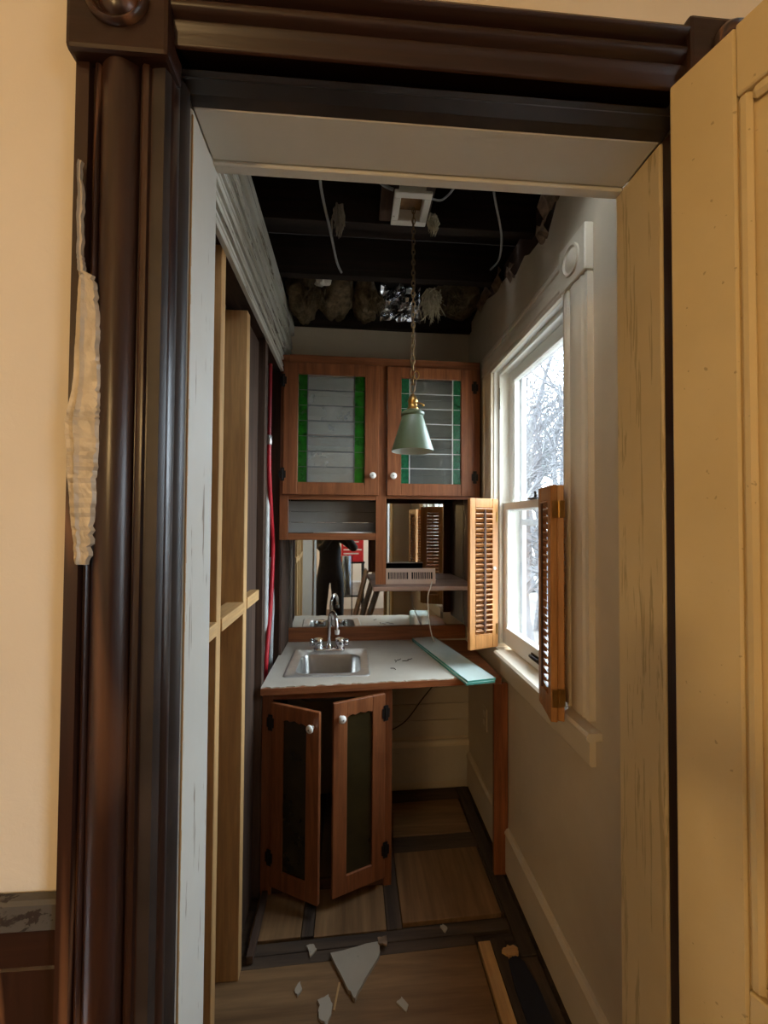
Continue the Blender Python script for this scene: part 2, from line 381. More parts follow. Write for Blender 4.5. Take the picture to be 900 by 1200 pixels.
# --- back wall
g = G().box(LX-0.2, RX+0.15, BY, BY+0.12, -0.05, CZ).box(LX-0.2, RX+0.15, BY+0.03, BY+0.12, CZ, 3.06)
wb = struct(g.build('wall_back', wall_grey, shear=True), 'grey plaster back wall of the pantry above the cabinet')
z = 0.30
for i in range(6):
    box('plank', (0.17, RX-0.002, BY-0.016, BY-0.001, z+0.0015, z+0.0985), paint('planks_white', (0.62, 0.57, 0.47), (0.50, 0.44, 0.35), (0.2, 0.14, 0.09), 'x', amt=0.30), wb, bevel=0.003, shear=True)
    z += 0.1
bb = struct(box('baseboard_back', (0.17, RX-0.002, BY-0.024, BY-0.0005, 0.035, 0.245), paint('planks_white', (0.62, 0.57, 0.47), (0.50, 0.44, 0.35), None, 'x'), None, shear=True), 'cream baseboard along the back wall under the counter')
G().prism([(BY-0.001, 0.247), (BY-0.030, 0.247), (BY-0.030, 0.258), (BY-0.022, 0.272), (BY-0.014, 0.277), (BY-0.001, 0.277)], 'x', 0.17, RX-0.002).build('cap_moulding', trim_cream, bb, shear=True)
# --- baseboard right
br = struct(box('baseboard_right', (RX-0.018, RX-0.0005, 0.80, 2.60, 0.012, 0.185), wall_grey, None, bevel=0.002), 'painted baseboard along the window wall')
G().prism([(RX-0.001, 0.186), (RX-0.022, 0.186), (RX-0.022, 0.194), (RX-0.012, 0.208), (RX-0.001, 0.210)], 'y', 0.80, 2.60).build('cap_moulding', wall_grey, br)

# --- left wall: opened up, studs showing
dark_w0 = wood('dark_timber', (0.012, 0.007, 0.005), (0.045, 0.026, 0.017), 'y', 0.9, 16)
wl = sroot('wall_left', 'stripped pantry side wall with bare studs and white boards at the top', (LX-0.05, 1.6, 0))
def stud(y0, y1, m, z0=0.0, z1=2.42, x0=LX-0.088, x1=LX): return box('stud', (x0, x1, y0, y1, z0, z1), m, wl, bevel=0.002)
stud(1.262, 1.300, pine[2]); stud(1.566, 1.608, pine[2], 0.0, 2.378)
stud(0.81, 0.85, pine[2])
o = stud(1.895, 1.945, old_w[2]); o['label'] = 'dark old wall stud'
stud(2.335, 2.375, old_w[2])
box('blocking', (LX-0.06, LX+0.004, 1.302, 1.565, 1.283, 1.322), pine[1], wl)
box('blocking', (LX-0.06, LX+0.004, 1.609, 1.80, 1.288, 1.330), pine[1], wl)
box('blocking', (LX-0.06, LX+0.004, 0.852, 1.261, 1.283, 1.322), pine[1], wl)
for i in range(13):
    box('lath_board', (LX-0.125, LX-0.105, 0.79, 2.75, 0.0+0.19*i, 0.184+0.19*i), old_w[1], wl)
box('sheathing', (LX-0.16, LX-0.127, 0.786, 2.78, -0.05, 3.03), dark_w0, wl, bevel=0)
box('lining_board', (LX-0.06, LX-0.03, 1.61, 1.895, 0, 2.40), old_w[2], wl)
box('header_timber', (LX-0.095, LX-0.002, 0.79, 2.60, 2.422, 2.86), old_w[1], wl)
hz = [2.405, 2.468, 2.530, 2.590, 2.652, 2.735]
for i in range(5):
    G().prism([(LX-0.001, hz[i]+0.004), (LX+0.014, hz[i]+0.003), (LX+0.016, hz[i]+0.010), (LX+0.014, hz[i]+0.020), (LX+0.008, hz[i]+0.024), (LX+0.008, hz[i]+0.029), (LX+0.014, hz[i]+0.033), (LX+0.010, hz[i+1]-0.010), (LX+0.008, hz[i+1]-0.006), (LX-0.001, hz[i+1]-0.006)], 'y', 0.80, 2.40 if i < 1 else 2.60).build('lapped_board', white_y, wl, rough=0.003, cuts=1)
G().prism([(LX-0.001, 2.737), (LX+0.022, 2.737), (LX+0.024, 2.75), (LX+0.024, 2.815), (LX+0.018, 2.825), (LX-0.001, 2.825)], 'y', 0.80, 2.62).build('top_trim_board', white_y, wl)

# --- ceiling: torn out, joists and dark decking above
dark_w = [wood('dark_timber', (0.009, 0.005, 0.0035), (0.034, 0.019, 0.012), a, 0.9, 16) for a in 'xyz']  # darker version of the old timber for joists, decking and side timbers
ce = sroot('ceiling', 'torn-out pantry ceiling with bare dark joists', (0.17, 1.7, 2.83))
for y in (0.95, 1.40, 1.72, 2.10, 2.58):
    box('joist', (-0.52, 0.90, y, y+0.045, 2.835 if y < 2.5 else 2.80, 3.03), dark_w[0], ce)
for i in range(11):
    box('deck_board', (-0.60, 1.0, 0.78+0.19*i, 0.964+0.19*i, 3.032, 3.055), dark_w[0], ce)
box('side_timber', (-0.56, -0.50, 0.786, 2.78, 2.87, 3.03), dark_w[1], ce)
box('side_timber', (RX+0.16, RX+0.24, 0.70, 2.78, 2.70, 3.03), dark_w[1], ce)

# --- floor
fl = struct(G().box(-0.60, RX+0.15, 0.60, 2.78, -0.06, -0.022).build('floor', floor_dark[0]), 'dirty stripped pantry subfloor of tan panels between dark boards')
def fboard(name, d, m, zt=0.0):
    x0, x1, y0, y1 = d
    pts = [(x0, y0), (x1, y0), (x1, y1), (x0, y1)]
    g = G().prism([(a, b+0.042*a) for a, b in pts], 'z', -0.021, zt)
    return g.build(name, m, fl, bevel=0.0015)
for d, m in (((-0.385, -0.188, 1.722, 2.60), ply[1]), ((-0.136, 0.148, 1.715, 2.60), ply[1]), ((0.214, 0.628, 1.735, 2.098), ply[1]), ((0.222, 0.630, 2.205, 2.465), ply[0]), ((-0.50, 0.486, 0.62, 1.618), ply[0])):
    fboard('subfloor_panel', d, m)
fboard('wood_strip', (0.493, 0.540, 0.62, 1.620), pine[1], 0.008)
for d, m in (((-0.50, 0.486, 1.621, 1.664), floor_dark[0]), ((-0.50, 0.640, 1.667, 1.712), floor_dark[0]), ((-0.185, -0.139, 1.7235, 2.60), floor_dark[1]), ((0.151, 0.211, 1.716, 2.60), floor_dark[1]), ((0.214, 0.640, 2.101, 2.202), floor_dark[0]), ((0.222, 0.640, 2.468, 2.575), floor_dark[0]), ((0.644, 0.704, 1.56, 2.58), floor_dark[1]), ((0.634, 0.6405, 1.735, 2.098), floor_dark[1])):
    fboard('floor_board', d, m, -0.003)
fboard('floor_board', (0.545, 0.600, 0.62, 1.640), floor_dark[1], -0.004)
fboard('floor_board', (0.603, 0.702, 0.62, 1.555), floor_dark[1], -0.004)

# --- window
win = sroot('window_1', 'tall double-hung sash window in cream painted trim', (RX, 1.77, 1.0))
XO = RX+0.15
# frame lining
box('jamb_liner', (RX-0.006, XO, WY0-0.012, WY0+0.003, WZ0, WZ1), trim_cream, win)
box('jamb_liner', (RX-0.006, XO, WY1-0.003, WY1+0.012, WZ0, WZ1), sash_white, win)
box('head_liner', (RX-0.006, XO, WY0, WY1, WZ1-0.003, WZ1+0.012), sash_white, win)
box('parting_stop', (RX+0.018, RX+0.032, WY1-0.018, WY1-0.003, WZ0, WZ1-0.003), sash_white, win)
box('parting_stop', (RX+0.018, RX+0.032, WY0+0.003, WY0+0.018, WZ0, WZ1-0.003), sash_white, win)
box('parting_stop', (RX+0.018, RX+0.032, WY0+0.018, WY1-0.018, WZ1-0.022, WZ1-0.003), sash_white, win)
def vcasing(y0, y1, z0, z1):
    p = [(0, 0), (0, 0.02), (0.012, 0.022), (0.016, 0.017), (0.022, 0.017), (0.027, 0.023), (0.034, 0.024), (0.038, 0.018)]
    for i in range(5): p.append((0.042+(0.062)*i/4, 0.019+0.005*math.sin(math.pi*i/4)))
    p += [(0.108, 0.018), (0.113, 0.023), (0.120, 0.024), (0.126, 0.017), (0.132, 0.017), (0.136, 0.021), (0.150, 0.020), (0.155, 0.014), (0.155, 0)]
    k = (y1-y0)/0.155
    G().prism([(RX-b, y0+a*k) for a, b in p], 'z', z0, z1).build('side_casing', trim_cream, win, smooth=True)
vcasing(1.237, 1.392, 1.02, 2.385); vcasing(2.143, 2.295, 1.02, 2.385)
hp = [(RX, 2.388), (RX-0.02, 2.388), (RX-0.022, 2.398), (RX-0.017, 2.402), (RX-0.017, 2.41), (RX-0.023, 2.414), (RX-0.023, 2.424), (RX-0.018, 2.428), (RX-0.021, 2.455), (RX-0.018, 2.482), (RX-0.023, 2.486), (RX-0.023, 2.50), (RX-0.018, 2.512), (RX, 2.515)]
G().prism([(a, b) for a, b in hp], 'y', 1.392, 2.295).build('head_casing', trim_creamy, win)
for y0, y1 in ((1.232, 1.394),):
    b_ = box('corner_block', (RX-0.030, RX-0.0005, y0, y1, 2.386, 2.535), trim_cream, win, bevel=0.003)
    G().lathe([(0.050, 0.001), (0.049, -0.006), (0.043, -0.007), (0.040, -0.001), (0.036, 0.0), (0.030, -0.004), (0.016, -0.008), (0.0005, -0.009)], (RX-0.030, (y0+y1)/2, 2.462), 'x', 26).build('bullseye', trim_cream, b_, smooth=True)
# stool (sill) and apron
G().prism([(RX+0.11, 1.0), (RX-0.040, 1.0), (RX-0.048, 0.992), (RX-0.046, 0.982), (RX-0.038, 0.976), (RX+0.11, 0.976)], 'y', 1.205, 2.02).build('sill', trim_creamy, win)
G().prism([(RX-0.0005, 0.975), (RX-0.030, 0.975), (RX-0.030, 0.965), (RX-0.020, 0.957), (RX-0.020, 0.892), (RX-0.015, 0.885), (RX-0.0005, 0.885)], 'y', 1.237, 2.005).build('apron', trim_creamy, win)
# sashes
pane_m = glass('window_pane', (0.93, 0.97, 1.0), 0.05, (0.8, 0.85, 0.9), 0.1, 0.0, 6)
pane_low = glass('window_pane_dirty', (0.90, 0.95, 0.98), 0.10, (0.8, 0.85, 0.9), 0.1, 0.0, 9)
def sash(x, z0, z1, bt, tp, m):
    y0, y1 = WY0+0.006, WY1-0.006
    s_ = G().box(x, x+0.034, y0, y0+0.042, z0, z1).box(x, x+0.034, y1-0.042, y1, z0, z1).box(x, x+0.034, y0+0.042, y1-0.042, z0, z0+bt).box(x, x+0.034, y0+0.042, y1-0.042, z1-tp, z1)
    o = s_.build('sash', sash_white, win, bevel=0.0025)
    G().box(x+0.014, x+0.018, y0+0.042, y1-0.042, z0+bt, z1-tp).build('pane', m, o)
    g = G()
    for d in ((y0+0.042, y0+0.050, z0+bt, z1-tp), (y1-0.050, y1-0.042, z0+bt, z1-tp)): g.box(x+0.006, x+0.013, *d)
    g.build('glazing_bead', sash_white, o)
    return o
sash(RX+0.076, 1.672, WZ1-0.004, 0.036, 0.055, pane_m)
ls = sash(RX+0.038, 1.003, 1.712, 0.085, 0.036, pane_low)
# sash lock and lift
g = G().box(RX+0.030, RX+0.068, 1.735, 1.80, 1.7125, 1.719).tube([(RX+0.05, 1.77, 1.718), (RX+0.05, 1.765, 1.735), (RX+0.03, 1.725, 1.738)], 0.006, 8)
g.build('sash_lock', iron, win, smooth=True)
G().tube([(RX+0.038, 1.70, 1.045), (RX+0.024, 1.705, 1.05), (RX+0.020, 1.735, 1.052), (RX+0.024, 1.765, 1.05), (RX+0.038, 1.77, 1.045)], 0.0075, 8).box(RX+0.034, RX+0.038, 1.69, 1.78, 1.032, 1.06).build('sash_lift', iron, win, smooth=True)
G().box(RX+0.016, RX+0.0175, 2.112, 2.120, 2.19, 2.30).build('sash_cord', iron, win)
# storm frame outside
g = G(); x = XO-0.02
for d in ((WY0, WY0+0.035, WZ0, WZ1), (WY1-0.035, WY1, WZ0, WZ1), (WY0+0.035, WY1-0.035, WZ1-0.035, WZ1), (WY0+0.035, WY1-0.035, WZ0, WZ0+0.035), (WY0+0.035, WY1-0.035, 1.60, 1.63)): g.box(x, x+0.02, *d)
g.build('storm_frame', plain('storm_aluminium', (0.55, 0.56, 0.60), 0.4, 0.4), win)

# =================================================================== VIEWER'S ROOM
struct(box('floor_room', (-2.2, 2.1, -2.8, 0.6, -0.06, 0.0), wood('room_floor', (0.10, 0.05, 0.025), (0.22, 0.12, 0.06), 'y', 0.4, 8), None, bevel=0), 'brown wooden floor of the room in front of the doorway')
struct(box('ceiling_room', (-2.2, 2.1, -2.8, 0.62, 2.9, 3.0), plaster, None, bevel=0), 'plain plaster ceiling of the front room')
struct(box('wall_room_left', (-2.3, -2.2, -2.8, 0.785, 0, 2.9), plaster, None, bevel=0), 'plaster side wall of the front room')
struct(box('wall_room_rear', (-2.2, 2.1, -2.9, -2.8, 0, 2.9), plaster, None, bevel=0), 'plaster rear wall of the front room')
g = G()
for d in ((-2.8, -2.1, 0, 2.9), (-0.8, 0.785, 0, 2.9), (-2.1, -0.8, 0, 0.85), (-2.1, -0.8, 2.25, 2.9)): g.box(2.1, 2.2, *d)
struct(g.build('wall_room_right', plaster), 'plaster side wall of the front room with a window')
w2 = sroot('window_2', 'plain daylight window of the front room', (2.1, -1.35, 0.85))
g = G()
for d in ((-2.1, -2.05, 0.85, 2.25), (-0.85, -0.8, 0.85, 2.25), (-2.05, -0.85, 0.85, 0.92), (-2.05, -0.85, 2.19, 2.25), (-2.05, -0.85, 1.52, 1.57)): g.box(2.12, 2.16, *d)
g.build('sash', sash_white, w2, bevel=0.003)
box('pane', (2.138, 2.142, -2.05, -0.85, 0.92, 2.19), pane_m, w2, bevel=0)

# hanging globe lamp of the front room (the warm light)
GX, GY, GZ = -0.97, -1.35, 2.06
lm = root('globe_lamp', 'warm glowing globe lamp hanging in the front room', 'lamp', (GX, GY, GZ))
G().lathe([(0.0005, 2.899), (0.06, 2.899), (0.06, 2.885), (0.03, 2.865), (0.0005, 2.864)], (GX, GY, 0), 'z', 24).build('canopy', brass, lm, smooth=True)
G().tube([(GX, GY, 2.87), (GX, GY, GZ+0.08)], 0.005, 8).build('cord', iron, lm, smooth=True)
G().lathe([(0.03, GZ+0.07), (0.032, GZ+0.10), (0.012, GZ+0.115), (0.0005, GZ+0.115)], (GX, GY, 0), 'z', 20).build('cap', brass, lm, smooth=True)
me_, n, l, b, o = nt('lamp_glow'); n.remove(b); em = n.new('ShaderNodeEmission'); em.inputs[0].default_value = (1.0, 0.65, 0.28, 1); em.inputs[1].default_value = LAMP; l.new(em.outputs[0], o.inputs[0])
G().sphere((GX, GY, GZ), 0.08, 20, 12).build('globe', me_, lm, smooth=True)

# =================================================================== BASE CABINET
SH = dict(shear=True)
bc = root('base_cabinet', 'reddish brown base cabinet under the sink with two half-open glazed doors', 'cabinet', (-0.10, 2.2, 0))
box('stile', (-0.3835, -0.337, 1.925, 1.945, 0.0, 0.866), oak[2], bc, shear=True)
box('stile', (0.149, 0.186, 1.925, 1.945, 0.0, 0.866), oak[2], bc, shear=True)
box('top_rail', (-0.337, 0.149, 1.926, 1.944, 0.832, 0.866), oak[0], bc, shear=True)
box('bottom_rail', (-0.337, 0.149, 1.93, 1.944, 0.0, 0.045), oak_d[0], bc, shear=True)
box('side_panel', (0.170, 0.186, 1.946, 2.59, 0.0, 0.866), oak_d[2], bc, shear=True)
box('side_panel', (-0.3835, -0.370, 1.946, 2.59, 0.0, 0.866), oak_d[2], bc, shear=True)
olive = plain('olive_glass', (0.030, 0.022, 0.008), 0.25, nz=0.2, sc_=12, bmp=0.08)
def low_door(hx, hy, ang, sgn, z0, z1):
    """sgn=1: hinge on the left.  local u runs from hinge to free edge, v towards the room"""
    u = Vector((sgn*math.cos(ang), -math.sin(ang), 0)); v = Vector((-math.sin(ang)*sgn, -math.cos(ang), 0))
    T = Matrix(((u.x, v.x, 0, hx), (u.y, v.y, 0, hy), (0, 0, 1, 0), (0, 0, 0, 1)))
    W, st, th = 0.243, 0.062, 0.018
    g = G(); g.T = T
    g.box(0, st, 0, th, z0, z1).box(W-st, W, 0, th, z0, z1).box(st, W-st, 0, th, z0, z0+0.075)
    # scalloped top rail
    n_ = 10; pts = [(st, z1), (W-st, z1)]
    for i in range(n_+1):
        t = 1-i/n_; pts.append((st+(W-2*st)*t, z1-0.068+0.012*math.sin(math.pi*t)**0.5*abs(math.sin(3*math.pi*t))))
    g.prism([(a, b) for a, b in pts], 'y', 0, th)
    d = g.build('door', oak[2], bc, bevel=0.0015)
    g = G(); g.T = T; g.box(st-0.004, W-st+0.004, 0.004, 0.009, z0+0.07, z1-0.052).build('glass_panel', olive, d)
    g = G(); g.T = T
    g.lathe([(0.0005, 0.032), (0.010, 0.031), (0.0165, 0.026), (0.017, 0.021), (0.011, 0.015), (0.008, 0.008), (0.009, 0.0)], (W-0.030, th, z1-0.062), 'y', 18)
    g.build('knob', porcelain, d, smooth=True)
    g = G(); g.T = T; g.lathe([(0.0005, 0.0335), (0.003, 0.033), (0.003, 0.031)], (W-0.030, th, z1-0.062), 'y', 8); g.build('knob_screw', iron, d)
    for zc in (z1-0.085, z0+0.12):
        g = G(); g.T = T
        g.box(-0.020, 0.016, th, th+0.003, zc-0.020, zc+0.020).box(-0.013, 0.009, th, th+0.0025, zc-0.034, zc+0.034).tube([(0, th+0.002, zc-0.026), (0, th+0.002, zc+0.026)], 0.0045, 8)
        g.build('hinge', iron, d)
low_door(-0.335, 1.909, math.radians(28), 1, 0.052, 0.828)
low_door(0.147, 1.922, math.radians(23), -1, 0.050, 0.850)

# =================================================================== COUNTERTOP
ct = root('countertop', 'worn countertop with chipped pale laminate over brown wood', 'counter', (0.15, 2.25, 0.868))
def fy(x): return 1.868+0.075*(x+0.385)     # front edge of the top
hx0, hx1, hy0, hy1 = -0.285, 0.068, 2.012, 2.345
def slab(g, xs, xe, z0, z1, jag=0.0, hole=True, inset=0.0):
    def strip(a, b, y0f, y1):
        n_ = max(1, int((b-a)/0.009)) if jag else 1
        for i in range(n_):
            p, q = a+(b-a)*i/n_, a+(b-a)*(i+1)/n_
            j0, j1 = (jag*J(p), jag*J(q)) if jag else (0, 0)
            g.prism([(p, y0f(p)+j0+inset), (q, y0f(q)+j1+inset), (q, y1), (p, y1)], 'z', z0, z1)
    if not hole: strip(xs, xe, fy, BYC); return
    strip(xs, hx0, fy, BYC); strip(hx0, hx1, fy, hy0); strip(hx1, xe, fy, BYC)
    g.box(hx0, hx1, hy1, BYC, z0, z1)
BYC = 2.578
def J(x): return max(0.0, noise.noise(Vector((x*26, 3.1, 0)))*1.2+0.25+0.5*noise.noise(Vector((x*70, 1.0, 4.0))))
g = G(); slab(g, LX+0.001, 0.695, 0.868, 0.8955); g.build('substrate', oak[0], ct)
lam = paint('laminate', (0.60, 0.55, 0.46), (0.46, 0.40, 0.32), (0.16, 0.10, 0.06), 'n', rough=0.35, amt=0.30, bmp=0.1)
g = G(); slab(g, LX+0.001, 0.50, 0.8956, 0.900, jag=0.016, inset=0.002)
g.build('laminate', lam, ct)['label'] = 'pale grey laminate with a chipped front edge'
# right-hand support post
sp = box('support_post', (0.660, 0.7255, 1.945, 1.968, 0.0, 0.867), oak[2], None, bevel=0.002)
tag(sp, 'reddish brown board post holding up the right end of the counter', 'post')
# backsplash
bs = box('backsplash_board', (LX+0.016, 0.70, 2.580, 2.612, 0.9005, 0.982), oak[0], None, bevel=0.002, shear=True)
tag(bs, 'brown wooden board along the back of the counter below the mirror', 'board')
# mirror
mm, n, l, b, o = nt('mirror_silver'); b.inputs['Base Color'].default_value = (0.82, 0.84, 0.82, 1); b.inputs['Metallic'].default_value = 1; b.inputs['Roughness'].default_value = 0.015
mi = box('mirror', (LX+0.018, 0.690, 2.596, 2.604, 0.983, 1.760), mm, None, bevel=0, shear=True)
tag(mi, 'large wall mirror behind the sink reflecting the doorway', 'mirror')

# =================================================================== SINK AND FAUCET
sk = root('sink', 'small square stainless steel drop-in sink', 'sink', (-0.11, 2.2, 0.9))
def rrect(x0, x1, y0, y1, r, n_=6):
    p = []
    for cx, cy_, a0 in ((x1-r, y1-r, 0), (x0+r, y1-r, 90), (x0+r, y0+r, 180), (x1-r, y0+r, 270)):
        for i in range(n_+1):
            a = math.radians(a0+90*i/n_); p.append((cx+r*math.cos(a), cy_+r*math.sin(a)))
    return p
def loft(rings):
    n_ = len(rings[0]); vs_ = [q for r in rings for q in r]; fs = []
    for i in range(len(rings)-1):
        for k in range(n_): fs.append((i*n_+k, i*n_+(k+1) % n_, (i+1)*n_+(k+1) % n_, (i+1)*n_+k))
    return vs_, fs
R = lambda x0, x1, y0, y1, r, z: [(a, b, z) for a, b in rrect(x0, x1, y0, y1, r)]
sx0, sx1, sy0, sy1 = -0.312, 0.090, 1.985, 2.415
bx0, bx1, by0, by1 = -0.262, 0.046, 2.030, 2.318
vs_, fs = loft([R(sx0, sx1, sy0, sy1, 0.02, 0.9005), R(sx0+0.003, sx1-0.003, sy0+0.003, sy1-0.003, 0.02, 0.9045), R(sx0+0.010, sx1-0.010, sy0+0.010, sy1-0.010, 0.02, 0.9045), R(sx0+0.014, sx1-0.014, sy0+0.014, sy1-0.014, 0.02, 0.903), R(bx0-0.006, bx1+0.006, by0-0.006, by1+0.006, 0.058, 0.9035), R(bx0, bx1, by0, by1, 0.055, 0.900)])
rim_m = plain('dull_steel_rim', (0.62, 0.60, 0.56), 0.38, 0.75, nz=0.1)
rim = G().add(vs_, fs).build('rim', rim_m, sk, smooth=True)
vs_, fs = loft([R(bx0, bx1, by0, by1, 0.055, 0.8998), R(bx0+0.004, bx1-0.004, by0+0.004, by1-0.004, 0.055, 0.885), R(bx0+0.010, bx1-0.010, by0+0.010, by1-0.010, 0.055, 0.785), R(bx0+0.022, bx1-0.022, by0+0.022, by1-0.022, 0.050, 0.762), R(bx0+0.045, bx1-0.045, by0+0.045, by1-0.045, 0.04, 0.755), R(-0.130, -0.086, 2.152, 2.196, 0.02, 0.752)])
bas = G().add(vs_, fs+[tuple(range(5*28, 6*28))]).build('basin', steel, sk, smooth=True)
G().lathe([(0.034, 0.0), (0.033, 0.004), (0.024, 0.003), (0.022, 0.0008), (0.0005, 0.0005)], (-0.108, 2.174, 0.753), 'z', 20).build('drain', chrome, sk, smooth=True)
fc = root('faucet', 'chrome gooseneck faucet with two handles behind the sink', 'faucet', (-0.12, 2.368, 0.9045))
fx, fyy = -0.12, 2.368
g = G().prism([(a, b) for a, b in rrect(fx-0.085, fx+0.085, fyy-0.024, fyy+0.024, 0.022)], 'z', 0.9046, 0.922)
g.build('base', chrome, fc, bevel=0.003, smooth=True)
for s in (-1, 1):
    h_ = G().lathe([(0.020, 0.922), (0.022, 0.926), (0.022, 0.934), (0.026, 0.938), (0.027, 0.965), (0.024, 0.972), (0.0005, 0.973)], (fx+s*0.058, fyy, 0), 'z', 16).build('handle', chrome, fc, smooth=True)
    g = G().lathe([(0.018, 0.0), (0.020, 0.003), (0.020, 0.016), (0.016, 0.020), (0.0005, 0.020)], (fx+s*0.085 if s > 0 else fx-0.105, fyy, 0.952), 'x', 14); g.build('handle_cap', chrome, h_, smooth=True)
pts = [(fx, fyy, 0.92), (fx, fyy, 1.06)]
ex, ey = 0.045, -0.118
for i in range(11):
    a = math.pi*i/10; t = (1-math.cos(a))/2
    pts.append((fx+ex*t, fyy+ey*t, 1.065+0.062*math.sin(a)))
pts += [(fx+ex*1.02, fyy+ey*1.02, 1.045)]
G().tube(pts, 0.0095, 12).build('spout', chrome, fc, smooth=True)
G().lathe([(0.018, 0.921), (0.017, 0.935), (0.012, 0.945), (0.010, 0.947)], (fx, fyy, 0), 'z', 16).build('spout_collar', chrome, fc, smooth=True)
G().lathe([(0.0125, 1.048), (0.0130, 1.032), (0.011, 1.026), (0.0005, 1.026)], (fx+ex*1.02, fyy+ey*1.02, 0), 'z', 12).build('aerator', porcelain, fc, smooth=True)

# =================================================================== UPPER CABINET
uc = root('upper_cabinet', 'reddish brown wall cabinet with two leaded glass doors above the mirror', 'cabinet', (0.15, 2.45, 1.25))
FY = 2.300
def ub(name, d, m, par=uc, **k): return box(name, d, m, par, shear=True, **k)
ub('stile', (LX+0.002, -0.338, FY, FY+0.02, 1.514, 2.50), oak[2])
ub('stile', (0.127, 0.184, FY, FY+0.02, 1.275, 2.46), oak[2])
ub('stile', (0.640, 0.705, FY, FY+0.02, 1.000, 2.46), oak[2])
ub('rail', (-0.338, 0.127, FY+0.001, FY+0.019, 1.728, 1.760), oak[0])
ub('rail', (0.184, 0.640, FY+0.001, FY+0.019, 1.738, 1.760), oak[0])
ub('rail', (-0.338, 0.127, FY+0.001, FY+0.019, 1.514, 1.550), oak[0])
ub('top_rail', (-0.338, 0.705, FY+0.001, FY+0.019, 2.46, 2.505), oak[0])
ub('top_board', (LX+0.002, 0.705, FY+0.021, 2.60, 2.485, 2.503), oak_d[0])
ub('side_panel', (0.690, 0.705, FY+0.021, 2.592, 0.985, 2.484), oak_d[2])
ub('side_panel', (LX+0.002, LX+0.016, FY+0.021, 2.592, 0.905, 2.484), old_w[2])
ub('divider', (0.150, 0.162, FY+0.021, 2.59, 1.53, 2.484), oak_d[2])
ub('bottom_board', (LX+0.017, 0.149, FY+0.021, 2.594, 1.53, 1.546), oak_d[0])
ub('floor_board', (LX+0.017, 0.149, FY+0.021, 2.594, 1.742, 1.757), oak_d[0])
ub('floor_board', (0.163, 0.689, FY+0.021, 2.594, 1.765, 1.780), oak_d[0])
ub('inner_shelf', (LX+0.017, 0.149, FY+0.03, 2.575, 2.065, 2.085), oak[0])
ub('inner_shelf', (0.163, 0.689, FY+0.03, 2.575, 2.065, 2.085), oak[0])
bkm = paint('cabinet_back_boards', (0.66, 0.65, 0.60), (0.56, 0.54, 0.48), (0.25, 0.2, 0.15), 'x', amt=0.30)
for i in range(6):
    z0 = 1.78+0.117*i
    ub('back_plank', (LX+0.017, 0.149, 2.578, 2.592, z0, z0+0.114), bkm); ub('back_plank', (0.163, 0.689, 2.578, 2.592, z0, z0+0.114), bkm)
gb = paint('cubby_boards', (0.34, 0.34, 0.32), (0.26, 0.25, 0.23), None, 'x')
for i in range(3): ub('cubby_plank', (LX+0.017, 0.149, 2.45, 2.462, 1.548+0.06*i, 1.606+0.06*i), gb)
green_d = glass('green_glass_dark', (0.02, 0.35, 0.03), 0.55, (0.018, 0.17, 0.012), 0.15, 0.1, 25)
green_t = glass('green_glass_hammered', (0.05, 0.35, 0.16), 0.60, (0.025, 0.17, 0.075), 0.2, 0.15, 60)
clear_lit = glass('brightened_clear_glass', (0.85, 0.87, 0.84), 0.26, (0.62, 0.64, 0.60), 0.12, 0.03, 2.5)  # pale diffuse haze paints in brightness that the dim cabinet interior lacks
clear_r = glass('clear_glass', (0.72, 0.76, 0.74), 0.10, (0.5, 0.54, 0.52), 0.15, 0.03, 10)
